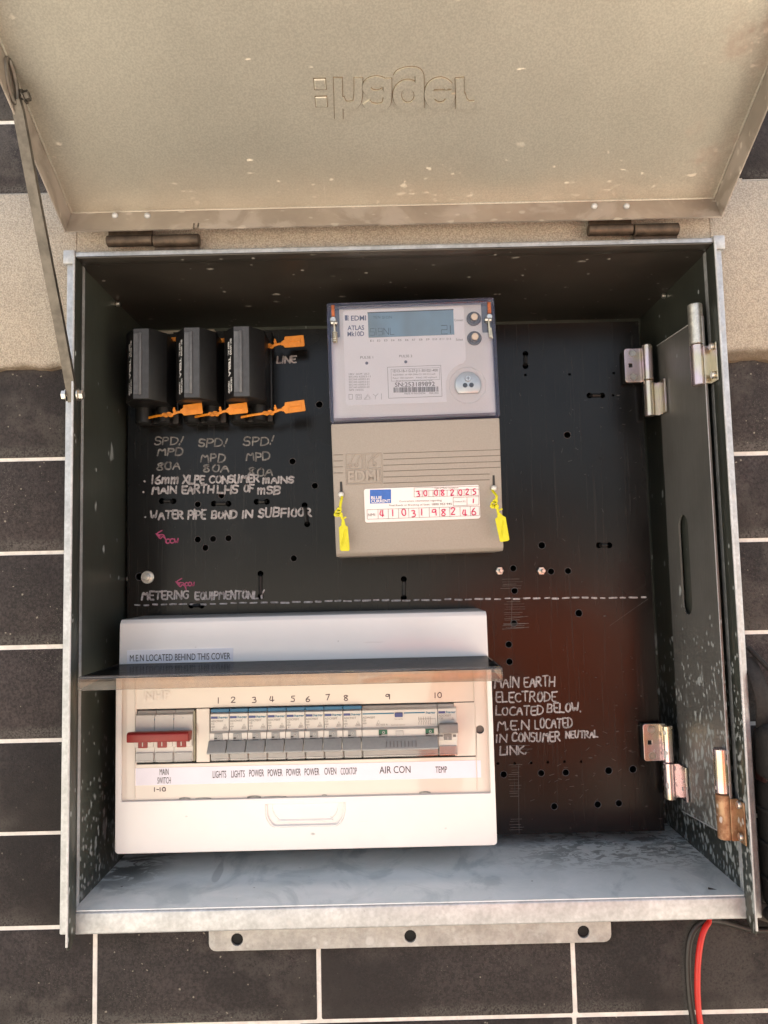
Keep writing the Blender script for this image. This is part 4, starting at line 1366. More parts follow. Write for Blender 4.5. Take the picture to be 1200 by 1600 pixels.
def hseal(px, py, s, Y, rot, label, tail=24):
    """horizontal orange seal; px, py = middle of its flag"""
    def q(dx, dy, yy=0):
        c_, s_ = math.cos(rot), math.sin(rot)
        v = at(px + (dx * c_ - dy * s_) * s, py + (dx * s_ + dy * c_) * s, Y); return Vector((v.x, Y + yy, v.z))
    return seal('seal_tag', M_ORANGE, [q(*p) for p in ((-19, 5), (-16.5, 5), (-14, 9), (17, 9), (18, 7), (17.5, -9), (-13, -8.5), (-14, -3.5), (-19, -1))],
                [q(-17, 2), q(-24, 2.5), q(-33, 5), q(-45, 4.5), q(-52 - tail * .4, 3.5, .004), q(-52 - tail, 2.5, .010)],
                [(q(-38, 4), .0021), (q(-43, 5), .0019), (q(-35, 6), .0016), (q(-46, 4), .0016)], [(q(-27, 2), q(-29, -6)), (q(-29, 2.5), q(-30, -3))], label=label, group='orange seals on the fuse carriers')
hseal(299.5, 639.5, .95, .083, rad(-6), 'orange plastic seal under the left fuse carrier, its strap end pointing left')
hseal(370.5, 638.5, .92, .083, rad(-6), 'orange plastic seal under the middle fuse carrier, between the other two lower seals')
hseal(459, 635.5, 1.0, .083, rad(-7), 'orange plastic seal sticking out below the right fuse carrier', 34)
hseal(458, 533.5, .98, .100, rad(-4), 'orange plastic seal sticking out beside the top of the right fuse carrier', 14)
for px, py, l in ((270, 530.5, 'orange seal knot peeping out between the left and middle fuse carriers'), (345.5, 532, 'orange seal knot peeping out between the middle and right fuse carriers')):
    q = at(px, py, .104)
    t = thing('seal_tag', q, l, 'seal', 'orange seals on the fuse carriers')
    m = MB(); m.ring(q, .0019, .0010, 12, 6, 'y', .8); m.ring(q + Vector((.003, .001, .0005)), .0016, .0010, 12, 6); m.build('latch', M_ORANGE, t, True)
    m = MB(); m.tube([q + Vector((-.004, .002, .001)), q, q + Vector((.010, .004, -.001))], .0011, 8); m.build('strap', M_ORANGE, t, True)
def vseal(bx, by, flag, knot, Y, label):
    f = lambda a, b, yy=0: Vector((at(a, b, Y).x, Y + yy, at(a, b, Y).z))
    kx, ky = knot
    return seal('seal_tag', M_YELLOW, [f(*p) for p in flag], [f(bx, by, .012), f(bx + .5, by + 6, .004), f(kx + 4, ky - 12), f(kx + 3, ky), f(flag[0][0] + 2, flag[0][1] + 1)],
                [(f(kx, ky), .0024), (f(kx + 3, ky + 4), .0020), (f(kx - 2, ky + 4), .0019), (f(kx + 2, ky - 4), .0018)], [(f(kx + 8, ky + 10), f(kx + 13, ky + 8))], th=.0012, label=label, group='yellow seals on the meter')
vseal(533.5, 770, [(534, 812), (538, 812), (540, 821), (543.5, 823), (546.5, 858), (545, 861), (533, 861), (531, 859), (529.5, 824), (533, 821)], (528, 800), .050, 'yellow plastic seal tag hanging at the lower left of the beige meter cover')
vseal(771.5, 762, [(777, 802), (781, 801), (786, 806), (790, 808), (796, 843), (794, 845), (783, 847), (781, 846), (773.5, 811), (777, 808)], (772, 787), .047, 'yellow plastic seal tag hanging at the lower right of the beige meter cover')

# ------------------------------------------------------------------ fuse carriers
def fuse(xc, label):
    zb, zt = .4742, .5457
    t = thing('fuse_carrier', (xc, PY, zb), label, 'fuse', 'black fuse carriers in a row')
    hw, hb, yf, yc = .0079, .0206, .0600, .0770
    m = MB(); m.prism([(xc - hb, .116), (xc - hb, yc), (xc - hw, yf), (xc + hw, yf), (xc + hb, yc), (xc + hb, .116)], 'z', zb, zt, .0008, 2)
    b = m.build('carrier_body', M_BLKP, t, True)
    m = MB(); m.box(xc - hw + .0004, xc + hw - .0004, yf - .0006, yf + .0002, zb + .0008, zt - .0008); fr = m.build('front_face', M_FUSEF, b)
    m = MB(); m.box(xc - hw + .0005, xc - .0022, yf - .0011, yf - .0005, zb + .005, zt - .0055, .0002, 1); m.box(xc - .0022, xc + .0008, yf - .0024, yf - .0005, zb + .0045, zt - .005, .0007, 2)
    m.build('grip_ridge', plain('grip_grey', (.10, .105, .115), .4, 0, .15, 200), b, True)
    m = MB(); nx = Vector((-(yc - yf), 0, 0)); ch = Vector((hb - hw, -(yc - yf), 0)).normalized(); down = Vector((0, 0, -1))
    def line(s_, u, z, w, h, bold):
        o_ = Vector((xc - hb, yc, 0)) + ch * u; o_.z = z
        text(m, s_, o_, down, ch, width=w, height=h, bold=bold, extrude=.0004)
    line('IEC 60269', .0145, zt - .0115, .0165, .0033, .03); line('660V AC', .0096, zt - .0135, .0135, .0033, .03)
    line('TESLA', .0110, zt - .0295, .0195, .0046, .05)
    line('HRC600B', .0150, zt - .0510, .0140, .0033, .03); line('100AMP', .0098, zt - .0535, .0125, .0033, .03)
    m.build('printed_lettering', M_FTXT, b)
    m = MB(); m.box(xc - .0225, xc + .0225, .1145, PY, zb - .014, zt + .012, .0015, 2); m.build('fuse_base', M_BLKP, t, True)
    for dx in (-.0105, .0105):
        m = MB(); m.cyl((xc + dx, .103, zb - .016), (xc + dx, .103, zb + .001), .0085, 20, b=.001); cupo = m.build('cable_boss', M_BLKP, t, True)
        m = MB(); m.cyl((xc + dx, .103, zb - .0164), (xc + dx, .103, zb - .0159), .006, 16); m.build('boss_mouth', M_HOLE, cupo)
    return t
fuse(-.2511, 'left black fuse carrier, next to the side wall of the box'); fuse(-.2010, 'middle black fuse carrier of the row of three'); fuse(-.1520, 'right black fuse carrier, with two orange seals sticking out to its right')
m = MB(); a, b = at(247, 527, .118), at(336, 515, .118); m.box(a.x, b.x, .116, PY, a.z - .01, b.z, .0008, 1)
t = thing('backing_strip', ((a.x + b.x) / 2, PY, a.z), 'small beige plate half hidden behind the left and middle fuse carriers', 'plate'); m.build('plate', plain('beige_strip', (.30, .26, .20), .5), t)
m = MB(); c_ = at(271, 526, .1155); d_ = at(285, 519, .1155); m.box(c_.x, d_.x, .1150, .1158, c_.z - .006, d_.z); m.build('plate_slot', M_HOLE, t)

# ------------------------------------------------------------------ switchboard
SB = thing('switchboard', (-.094, PY, .0445), 'white plastic switchboard under its smoked flap, open onto a row of breakers', 'switchboard')
SX0, SX1, SZ0, SZM, SZ1 = -.2720, .0832, .0440, .2110, .2590
SF = .0530
EF = .0560                                 # facing behind the window
wx0, wx1, wz0, wz1 = -.2670, .0795, .0905, .2080
# lower cover: a box shell with a window; the front plate is cut for the window and the handle
hz0, hz1, hx0, hx1 = at(476, 1293, SF).z, at(476, 1256, SF).z, at(415, 1270, SF).x, at(539, 1265, SF).x
def ushape(g=0.0):
    xm = (hx0 + hx1) / 2; w = (hx1 - hx0) / 2 - g; zt_ = hz1; zb_ = hz0 + g
    pts = [(xm + w, zt_), (xm - w, zt_)]
    for i in range(7):
        a = rad(180 + 70 * i / 6); pts.append((xm - w + .012 + .012 * math.cos(a), zb_ + .016 + .016 * math.sin(a) * 1.0))
    for i in range(7):
        a = rad(290 + 70 * i / 6); pts.append((xm + w - .012 + .012 * math.cos(a), zb_ + .016 + .016 * math.sin(a)))
    return pts
m = MB()
plate(m, rrect(SX0, SX1, SZ0, SZM, .0035, 4), [rrect(wx0, wx1, wz0, wz1, .002, 2), ushape()], SF, SF + .0036, .0010)
cover = m.build('front_cover', M_WHITE, SB, True)
m = MB()
sk = .0006
for x0, x1, z0, z1 in ((SX0 + .001, SX0 + .0035, SZ0 + .001, SZM), (SX1 - .0035, SX1 - .001, SZ0 + .001, SZM), (SX0 + .0035, SX1 - .0035, SZ0 + .001, SZ0 + .0035)):
    m.box(x0, x1, SF + .0025, PY - .001, z0, z1)
m.build('cover_sides', M_WHITE, SB)
# handle recess
m = MB(); m.box(hx0 - .002, hx1 + .002, SF + .0018, SF + .0030, hz0 - .002, hz1 + .002); m.build('handle_recess', M_WHITE, SB)
m = MB(); u = ushape(.0006)[1:] + [ushape(.0006)[0]]
m.tube([(p[0], SF - .0001, p[1]) for p in u], .0007, 8)
u2 = ushape(.0055)[1:] + [ushape(.0055)[0]]
m.tube([(p[0], SF + .0015, p[1]) for p in u2], .0007, 8)
hd = m.build('handle_rim', M_WHITE, SB, True)
m = MB(); m.box(hx0 + .011, hx1 - .011, SF + .0004, SF + .0017, hz0 + .0048, hz0 + .0065, .0004, 1); m.build('handle_lip', M_WHITE, hd)
# upper cover: bevelled top, sloped foot
m = MB()
m.prism([(SF + .0015, SZM + .0058), (SF + .0008, SZM + .0075), (SF + .0022, SZ1 - .0032), (SF + .0065, SZ1 + .0006), (PY - .001, SZ1 + .0010), (PY - .001, SZM + .0014), (SF + .0055, SZM + .0014)], 'x', SX0 + .0028, SX1 - .0024, .0016, 2)
m.build('upper_cover', M_WHITE, SB, True)
p0, p1 = at(198, 1036, SF), at(364, 1013, SF)
a_, b_ = at(198, 1036, SF), at(364, 1034, SF)
TYP = SF + .0003
m = MB(); m.box(p0.x, p1.x, TYP - .0002 + .0003, TYP + .001, at(280, 1035, SF).z, at(280, 1014.5, SF).z); tape = m.build('label_tape', M_TAPE, SB)
m = MB(); a = at(203, 1033.5, TYP); b = at(360, 1030, TYP); a.y = b.y = TYP + .0001
text(m, 'M.E.N LOCATED BEHIND THIS COVER', a, Vector((1, 0, 0)), Vector((0, 0, 1)), width=(b - a).length, height=.0062, extrude=.0003)
m.build('lettering', M_INK, tape)
# facing with the breaker cut-out
cx0, cx1, cz0, cz1 = -.2530, .0668, .1242, .1752
m = MB()
screws = [at(205, 1153, EF), at(750, 1140, EF)]
plate(m, [(wx0 - .002, wz0 - .002), (wx1 + .002, wz0 - .002), (wx1 + .002, wz1 + .002), (wx0 - .002, wz1 + .002)],
      [[(cx0, cz0), (cx1, cz0), (cx1, cz1), (cx0, cz1)]] + [circ(p.x, p.z, .0039, 18) for p in screws], EF, EF + .002, .0004)
face = m.build('facing', M_FACE, SB)
m = MB(); m.box(wx0, wx1, .083, .085, wz0, wz1); m.build('facing_back', M_DARK, SB)
m = MB()
for p in screws: m.cyl((p.x, EF + .004, p.z), (p.x, EF + .0055, p.z), .0039, 16)
m.build('screw_well', plain('screw_well_grey', (.16, .15, .14), .5, .3), face)
# inner side rails of the window and grime in its lower seam
for x0, x1 in ((wx0 + .0125, wx0 + .0133), (wx1 - .0135, wx1 - .0127)):
    m = MB(); m.box(x0, x1, EF - .0011, EF + .0002, wz0 + .003, wz1 - .003, .0003, 1); m.build('window_rail', M_FACE, face)
m = MB(); x = wx0 + .006
while x < wx1 - .01:
    l = random.uniform(.004, .022)
    if random.random() < .62:
        h = random.uniform(.0004, .0016); z = wz0 + .0012 + random.uniform(0, .0008)
        m.ribbon(chaikin([(x, z), (x + l * .3, z + h * .6), (x + l * .7, z + h * .5), (x + l, z)]), h, EF - .0003 - random.uniform(0, .0003), 3)
    x += l + random.uniform(.002, .012)
m.build('seam_dirt', M_GRIME, face)
# frame bead round the window
m = MB()
lp = rrect(wx0, wx1, wz0, wz1, .002, 2); lp.append(lp[0])
m.tube([(p[0], SF + .0006, p[1]) for p in lp], .0009, 6); m.build('window_bead', M_WHITE, SB, True)
# maker's name embossed on the facing
m = MB(); a = at(226, 1093.5, EF); b = at(266, 1092, EF)
text(m, 'NHP', Vector((a.x, EF, a.z)), (1, 0, 0), (0, 0, 1), width=(b - a).length, height=.0078, bold=.035, extrude=.0007)
m.build('embossed_lettering', plain('facing_raised', (.76, .71, .665), .2, 0, 0), face)
# blanking plates
for x0, x1 in ((-.1965, -.1838), (.0467, .0660)):
    m = MB(); m.box(x0, x1, EF - .0012, EF + .006, cz0 + .0012, cz1 - .0004, .0004, 1)
    bl = m.build('blanking_plate', M_FACE, SB)
# circuit label strip
LS = EF - .0004
c0, c1, c2, c3 = at(210, 1227.5, LS), at(752, 1215, LS), at(752, 1188, LS), at(210, 1200.5, LS)
zl, zh = (c0.z + c1.z) / 2, (c2.z + c3.z) / 2
m = MB(); m.box(c0.x, c1.x, LS, LS + .0003, zl, zh); strip = m.build('circuit_label_strip', M_LABEL, SB)
m = MB()
def lab(s_, xl, xr, yb, h, hh=None):
    a, b = at(xl, yb, LS), at(xr, yb - (xr - xl) * .0232, LS)
    text(m, s_, a, (1, 0, 0), (0, 0, 1), width=b.x - a.x, height=h * .000617, extrude=.0002)
lab('MAIN', 249.5, 263.5, 1211, 9.5); lab('SWITCH', 246, 267, 1224.5, 9.5)
for s_, xl, xr, yb in (('LIGHTS', 332.5, 353.5, 1215.5), ('LIGHTS', 361.5, 382.5, 1214.8), ('POWER', 389.5, 412.5, 1213.5), ('POWER', 418.5, 441.5, 1213), ('POWER', 447.5, 470, 1212.2), ('POWER', 476, 499, 1211.5), ('OVEN', 507, 525.5, 1210.5), ('COOKTOP', 532.5, 557.5, 1210.5)):
    lab(s_, xl, xr, yb, 10.5)
lab('AIR CON', 593, 641.5, 1208.5, 10.5); lab('TEMP', 680.5, 698.5, 1207.5, 9.5)
m.build('lettering', M_INK, strip)
# pen numbers on the facing
m = MB()
def pen(c_, x, yb, h, w):
    m = MB(); a = at(x, yb, EF); k = .000617; xx = 0
    for ch in c_:
        for strk in HW[ch][1].split('|'):
            q = [(int(t_[0]) + random.uniform(-.3, .3), int(t_[1]) + random.uniform(-.3, .3)) for t_ in strk.split()]
            if len(q) > 2: q = chaikin(q)
            m.n = getattr(m, 'n', 0) + 1
            m.ribbon([(a.x + (xx + u) * w * k / 6, a.z + v * h * k / 8) for u, v in q], .00085, EF - .0001 - m.n * .000004, 3)
        xx += HW[ch][0] + 2.2
    m.build('pen_number', M_PEN, face)
for c_, x, yb in (('1', 341, 1098.5), ('2', 361.5, 1097.5), ('3', 394.5, 1097.5), ('4', 421, 1096.5), ('5', 454.5, 1096), ('6', 478, 1096.5), ('7', 509, 1093.5), ('8', 537.5, 1094.5), ('9', 602.5, 1092.5), ('10', 680, 1090.5)):
    pen(c_, x, yb, 8, 7)
pen('1-10', 241.5, 1236.5, 5.5, 6)
# flap, swung up level in front of the breakers
FZ = .2163; fy0, fy1 = -.0405, SF + .0008; fx0, fx1 = -.2708, .0800
m = MB(); m.box(fx0 + .0012, fx1 - .0012, fy0 + .0016, fy1, FZ, FZ + .0016)
flap = m.build('flap', M_SMOKE, SB)
flap['label'] = 'smoked clear flap swung out level over the breakers'
m = MB(); m.box(fx0, fx1, fy0, fy0 + .0016, FZ - .0092, FZ + .0018, .0005, 2); m.build('flap_lip', M_LIP, flap, True)
for x0, x1 in ((fx0, fx0 + .0012), (fx1 - .0012, fx1)):
    m = MB(); m.prism([(fy0 + .0017, FZ - .0085), (fy0 + .0017, FZ + .0018), (fy1, FZ + .0018), (fy1, FZ - .0030)], 'x', x0, x1); m.build('flap_cheek', M_LIP, flap)
m = MB(); m.cyl((fx0 + .002, fy0 + .0004, FZ + .0018), (fx1 - .002, fy0 + .0004, FZ + .0018), .0008, 8); m.build('lip_bead', M_CLEAR, flap, True)

# ------------------------------------------------------------------ breakers
MP = .01778                                # one module
BX0 = -.1823
BF = .0505                                 # label face of the breakers
Z = dict(bot=.1268, cl=.1363, nose0=.1368, nose1=.1540, lab1=.1702, top=.1735)


def brow(m, x, s_, z, w, h, Y=BF, bold=0.0):
    text(m, s_, (x, Y, z), (1, 0, 0), (0, 0, 1), width=w, height=h, bold=bold, extrude=.00015)
def bq(m, x0, x1, z0, z1, Y=BF, l=.0001):
    m.add([(x0, Y - l, z0), (x1, Y - l, z0), (x1, Y - l, z1), (x0, Y - l, z1)], [(0, 1, 2, 3)])


def body_profile():
    return [(BF + .004, Z['bot']), (BF + .0015, Z['bot'] + .0012), (BF + .0015, Z['nose0'] + .004), (BF - .0035, Z['nose0'] + .0052), (BF - .0040, Z['nose1'] - .0008), (BF + .0001, Z['nose1'] + .0004),
            (BF + .0001, Z['lab1']), (BF + .0045, Z['lab1'] + .0012), (BF + .006, Z['top']), (.084, Z['top']), (.084, Z['bot'])]


def make_breaker(i, on, model, label, w=1, name='circuit_breaker', group='circuit breakers in the white switchboard'):
    x0 = BX0 + i * MP; x1 = x0 + w * MP; g = .00022
    t = thing(name, ((x0 + x1) / 2, .084, Z['bot']), label, 'breaker', group)
    m = MB(); m.prism(body_profile(), 'x', x0 + g, x1 - g, .0003, 1); b = m.build('breaker_body', M_BODY, t, True)
    # terminal window
    m = MB(); m.box(x0 + .0010, x1 - .0010, BF + .0002, BF + .0014, Z['bot'] + .0012, Z['cl'] - .0002, .0003, 1); c = m.build('terminal_cover', M_GREY, t)
    m = MB(); m.box(x0 + .0006, x1 - .0006, BF - .0006, BF + .0001, Z['bot'] + .0002, Z['cl'] - .0004, .0002, 1)
    m.box(x0 + .0006, x1 - .0006, BF - .0010, BF + .0004, Z['bot'] + .0002, Z['bot'] + .0022, .0003, 1); m.build('clear_shutter', M_CLEAR, c)
    return t, b, x0, x1


def add_print(b, x0, x1, model, rate):
    m = MB(); brow(m, x0 + .0072, ':hager', .1659, .0098, .0022, bold=.02); m.build('maker_lettering', M_INKB, b)
    m = MB(); brow(m, x0 + .0008, model, .1627, .0116, .0018); brow(m, x0 + .0008, rate, .1602, .0030, .0016); brow(m, x0 + .0008, '6000', .1577, .0034, .0014); brow(m, x0 + .0016, '3', .1556, .0012, .0012)
    tri = [(x0 + .0118, .1562), (x0 + .0160, .1562), (x0 + .0139, .1606), (x0 + .0118, .1562)]; m.ribbon(tri, .00035, BF - .00016, 2)
    brow(m, x0 + .0128, '30', .1567, .0022, .0015)
    m.build('rating_print', M_INKG, b)


def off_parts(t, b, x0, x1, wide=False):
    nY = BF - .0042
    tog = []
    spots_ = [(x0 + .0046, x0 + .0123)] if not wide else [(x0 + .0155, x0 + .0235), (x0 + .0590, x0 + .0670)]
    for a, c in spots_:
        m = MB(); m.box(a, c, nY - .0003, nY + .003, Z['nose0'] + .0050, Z['nose1'] - .0010, .0003, 1); w_ = m.build('toggle_window', M_GREEN if wide else M_FLAPG, t)
        if wide:
            m = MB(); m.box(a, c, nY - .0005, nY + .001, Z['nose0'] + .0050, Z['nose1'] - .0052); m.build('toggle_face', M_FLAPG, w_)
        m = MB(); mid = (a + c) / 2; m.ring((mid + .0005, nY - .0006, Z['nose1'] - .0034), .0010, .0003, 12, 5); m.build('off_mark', M_GREY, w_)
        m = MB(); m.box(a + .0002, a + .0055, nY - .0008, nY - .0003, Z['nose1'] - .0080, Z['nose1'] - .0071); m.box(a + .0002, a + .0026, nY - .0008, nY - .0003, Z['nose1'] - .0060, Z['nose1'] - .0049); m.build('toggle_slot', M_DARK, w_)
    m = MB(); 
    for dx in ((x0 + .0143,) if not wide else (x0 + .0690,)):
        m.box(dx, dx + (.0026 if not wide else .006), nY + .0001, nY + .0008, Z['nose1'] - .0087, Z['nose1'] - .0068)
    m.build('lock_notch', M_INKG, b)
    # toggle bar pulled down
    m = MB()
    m.prism([(nY + .002, Z['nose0'] + .0098), (nY - .0022, Z['nose0'] + .0098), (nY - .0105, Z['nose0'] + .0008), (nY - .0100, Z['nose0'] - .0006), (nY - .0070, Z['nose0'] - .0004), (nY + .002, Z['nose0'] + .0048)], 'x', x0 - .0002, x1 - .0011, .0005, 2)
    tb = m.build('toggle', M_FLAPG, t, True)
    if wide:
        m = MB()
        for k in range(9): m.cyl((x0 + .0225 + k * .0034, nY - .0055, Z['nose0'] + .0066), (x0 + .0225 + k * .0034, nY - .0096, Z['nose0'] + .0021), .0003, 6)
        m.build('toggle_ribs', M_DKTOG, tb)


names = [('LIGHTS', 'first of the two', '1', 'ADC910T', 'C10'), ('LIGHTS', 'second of the two', '2', 'ADC910T', 'C10'), ('POWER', 'first of four', '3', 'ADC920T', 'C20'), ('POWER', 'second of four', '4', 'ADC920T', 'C20'), ('POWER', 'third of four', '5', 'ADC920T', 'C20'), ('POWER', 'last of four', '6', 'ADC920T', 'C20'), ('OVEN', '', '7', 'ADC920T', 'C20'), ('COOKTOP', '', '8', 'ADC932T', 'C32')]
proto = {}
for i, (lbl, ordn, num, model, rate) in enumerate(names):
    label = 'grey breaker switched off above the %s label, under the pen number %s' % (lbl, num)
    key = model
    if key not in proto:
        t, b, x0, x1 = make_breaker(i, False, model, label)
        m = MB(); bq(m, x0 + .0007, x0 + .0070, .1658, .1679); m.build('test_button', M_INDIGO, t)
        add_print(b, x0, x1, model, rate)
        off_parts(t, b, x0, x1)
        m = MB(); m.box(x0 + .0003, x1 - .0003, BF + .0012, BF + .0050, Z['lab1'] + .0013, Z['lab1'] + .0043, .0003, 1); m.build('blue_busbar_cover', M_BLUE, t)
        proto[key] = (t, i)
    else:
        t0, i0 = proto[key]
        t = copy_tree(t0); t.location.x = t0.location.x + (i - i0) * MP; t['label'] = label
# four pole breaker
t, b, x0, x1 = make_breaker(8, False, '', 'wide four pole breaker above the AIR CON label', 4, 'wide_circuit_breaker')
m = MB(); bq(m, x0 + .0007, x0 + .0300, .1665, .1676); bq(m, x0 + .0395, x0 + .0590, .1665, .1676); brow(m, x0 + .0597, ':hager', .1659, .0095, .0022, bold=.02); m.build('maker_lettering', M_INKB, b)
m = MB(); m.box(x0 + .0308, x0 + .0383, BF - .0010, BF, .1635, .1676, .0003, 1); m.build('test_button', M_INDIGO, t)
m = MB(); brow(m, x0 + .0008, 'ADM420T', .1627, .0116, .0018); brow(m, x0 + .0008, 'C20', .1602, .0030, .0016); brow(m, x0 + .0008, '6000', .1577, .0034, .0014)
brow(m, x0 + .0305, 'Test regularly', .1612, .0080, .0010); brow(m, x0 + .0135, 'Idn 0,03 A', .1560, .0105, .0016); brow(m, x0 + .0275, 'Earth fault indicator', .1558, .0130, .0010)
m.ribbon([(x0 + .0140, .1580), (x0 + .0168, .1580), (x0 + .0154, .1610), (x0 + .0140, .1580)], .0003, BF - .00016, 2)
for k in range(5):
    xx = x0 + .0532 + k * .0022; m.ribbon([(xx, .1560), (xx, .1580), (xx + .0009, .1595), (xx, .1600), (xx, .1632)], .0003, BF - .00018 - k * .000004, 2)
m.ribbon([(x0 + .0532, .1612), (x0 + .0690, .1612), (x0 + .0690, .1562), (x0 + .0640, .1562), (x0 + .0640, .1632)], .0003, BF - .00025, 2)
m.build('rating_print', M_INKG, b)
off_parts(t, b, x0, x1, True)
m = MB(); frame_y = BF - .0042; m.box(x0 + .0312, x0 + .0386, frame_y - .0003, frame_y + .001, Z['nose0'] + .0065, Z['nose1'] - .0022, .0003, 1); m.build('centre_window', M_GREY, t)
# switched-on breaker
t, b, x0, x1 = make_breaker(12, True, '', 'grey breaker switched on, toggle up, above the TEMP label')
m = MB(); bq(m, x0 + .0007, x0 + .0070, .1658, .1679); m.build('test_button', M_INDIGO, t)
m = MB(); brow(m, x0 + .0072, ':hager', .1659, .0098, .0022, bold=.02); m.build('maker_lettering', M_INKB, b)
m = MB(); brow(m, x0 + .0008, 'ADC920T', .1630, .0116, .0018); brow(m, x0 + .0008, 'C20', .1606, .0040, .0016); m.ribbon([(x0 + .0130, .1600), (x0 + .0150, .1600), (x0 + .0140, .1618), (x0 + .0130, .1600)], .0003, BF - .00016, 2); m.build('rating_print', M_INKG, b)
nY = BF - .0042
m = MB(); m.prism([(nY + .002, .1478), (nY - .0030, .1488), (nY - .0095, .1500), (nY - .0090, .1580), (nY - .0060, .1592), (nY + .004, .1560)], 'x', x0 + .0002, x1 - .0002, .0006, 2); tg = m.build('toggle', M_DKTOG, t, True)
m = MB(); m.box(x0 + .0048, x0 + .0122, nY - .0003, nY + .003, Z['nose0'] + .0055, .1476); tw = m.build('toggle_window', M_DKTOG, t)
m = MB(); m.box(x0 + .0083, x0 + .0088, nY - .0006, nY, .1425, .1452); m.build('on_mark', M_GREY, tw)
m = MB(); m.box(x0 + .0135, x0 + .0162, nY + .0001, nY + .0008, .1448, .1470); m.build('lock_notch', M_INKG, b)
# three pole main switch
x0, x1 = -.2526, -.1972
t = thing('main_switch', ((x0 + x1) / 2, .084, Z['bot']), 'three pole main switch with a long red handle, above the MAIN SWITCH label', 'switch')
for k in range(3):
    a = x0 + k * .01795; m = MB(); m.prism([(y + (.0012 if z_ > .155 else 0), z_) for y, z_ in body_profile()], 'x', a + .0001, a + .01785, .0003, 1); b = m.build('pole_body', M_BODY, t, True)
    m = MB(); m.box(a + .0009, a + .0171, BF + .0002, BF + .0014, Z['bot'] + .0012, Z['cl'] - .0002, .0003, 1); c = m.build('terminal_cover', M_GREY, t)
    m = MB(); m.box(a + .0006, a + .0173, BF - .0006, BF + .0001, Z['bot'] + .0002, Z['cl'] - .0004, .0002, 1); m.box(a + .0006, a + .0173, BF - .0010, BF + .0004, Z['bot'] + .0002, Z['bot'] + .0020, .0003, 1); m.build('clear_shutter', M_CLEAR, c)
    m = MB(); m.box(a + .0042, a + .0128, nY - .0006, nY + .003, Z['nose0'] + .0045, .1500, .0004, 1); w_ = m.build('toggle_window', M_RED, t)
    m = MB(); m.box(a + .0080, a + .0089, nY - .0009, nY, .1428, .1470); m.build('on_mark', M_GREY, w_)
    m = MB(); m.box(a + .0145, a + .0160, nY + .0001, nY + .0006, .1462, .1480); m.build('lock_notch', M_INKG, b)
m = MB(); m.box(x0 + .05390, x1 + .0002, BF + .002, .084, Z['bot'], Z['top'], .0003, 1); m.build('side_plate', plain('switch_side_olive', (.30, .28, .20), .5, 0, .2, 200), t)
m = MB(); m.prism([(nY + .001, .1478), (nY - .0060, .1478), (nY - .0115, .1488), (nY - .0118, .1560), (nY - .0090, .1578), (nY + .004, .1560)], 'x', x0 - .0030, x0 + .0538, .0009, 2); m.build('handle', M_RED, t, True)
PY_ = BF + .0012
m = MB(); bq(m, x0 + .0008, x0 + .0428, .1653, .1671, PY_); brow(m, x0 + .0434, ':hager', .1655, .0092, .0022, PY_, .02); m.build('maker_lettering', M_INKB, t)
m = MB(); brow(m, x0 + .0008, 'MS6363R', .1622, .0112, .0019, PY_); brow(m, x0 + .0008, 'C63', .1600, .0040, .0018, PY_); brow(m, x0 + .0445, '1 3 5', .1622, .0070, .0016, PY_); brow(m, x0 + .0445, '2 4 6', .1600, .0070, .0016, PY_); m.build('rating_print', M_INKG, t)

# ------------------------------------------------------------------ cables and tool pouch
def cable(name, pts, r, mat, label):
    # smooth the measured run
    P = [Vector(p) for p in pts]
    for _ in range(3):
        q = [P[0]]
        for a, b in zip(P, P[1:]): q += [a * .75 + b * .25, a * .25 + b * .75]
        P = q + [P[-1]]
    t = MB(); t.tube(P, r, 14)
    o = t.build(name, mat, None, True)
    return props(o, label, 'cable')
c_ = lambda px, py, Y: tuple(at(px, py, Y))
low = [Vector((.0, 0, 0))]
pb = at(1094, 1600, .006); pr_ = at(1096, 1600, .003)
cable('cable', [(pb.x + .05, -.09, -1.24), (pb.x + .03, -.03, pb.z - .7), (pb.x + .02, -.02, pb.z - .25), (pb.x + .006, .004, pb.z - .08), c_(1083, 1600, .008), c_(1076, 1545, .010), c_(1074, 1490, .012), c_(1080, 1455, .012), c_(1100, 1437, .013), c_(1128, 1439, .014), c_(1160, 1449, .013), c_(1185, 1455, .010), (.42, .0, -.012)], .0027, M_BLKC, 'black cable looping out from under the lower right box corner')
cable('cable', [(pr_.x + .08, -.10, -1.24), (pr_.x + .05, -.03, pr_.z - .7), (pr_.x + .03, -.02, pr_.z - .25), (pr_.x + .010, .0, pr_.z - .08), c_(1093, 1600, .003), c_(1089, 1545, .002), c_(1091, 1490, .002), c_(1099, 1452, .006), c_(1112, 1436, .014), (.25, .0165, .012)], .0025, M_REDC, 'red cable hanging below the lower right box corner')
# pouch hanging right of the box
t = thing('tool_pouch', (.376, .015, -.02), 'dark fabric tool pouch hanging against the wall at the right edge', 'pouch')
def roll(pts, r, mat, name, parent, flat=None):
    P = [Vector(p) for p in pts]
    for _ in range(2):
        q = [P[0]]
        for a, b in zip(P, P[1:]): q += [a * .75 + b * .25, a * .25 + b * .75]
        P = q + [P[-1]]
    m = MB(); m.tube(P, r, 14, flat); return m.build(name, mat, parent, True)
m = MB(); m.box(.3045, .446, -.050, .0165, .000, .118, .013, 4); bag = m.build('pouch_body', M_POUCH, t, True)
m = MB(); m.box(.3080, .441, -.062, -.048, .006, .085, .008, 3); m.build('front_pocket', M_POUCH, t, True)
m = MB(); m.box(.3030, .436, -.028, .010, .112, .160, .010, 4); m.build('pouch_top', M_POUCH, t, True)
m = MB(); m.box(.3055, .3170, -.010, .012, .108, .150, .004, 2); m.build('red_reflection', plain('reflection_maroon', (.045, .014, .012), .6, 0, .3, 200), t)  # dark red reflection drawn as a maroon block
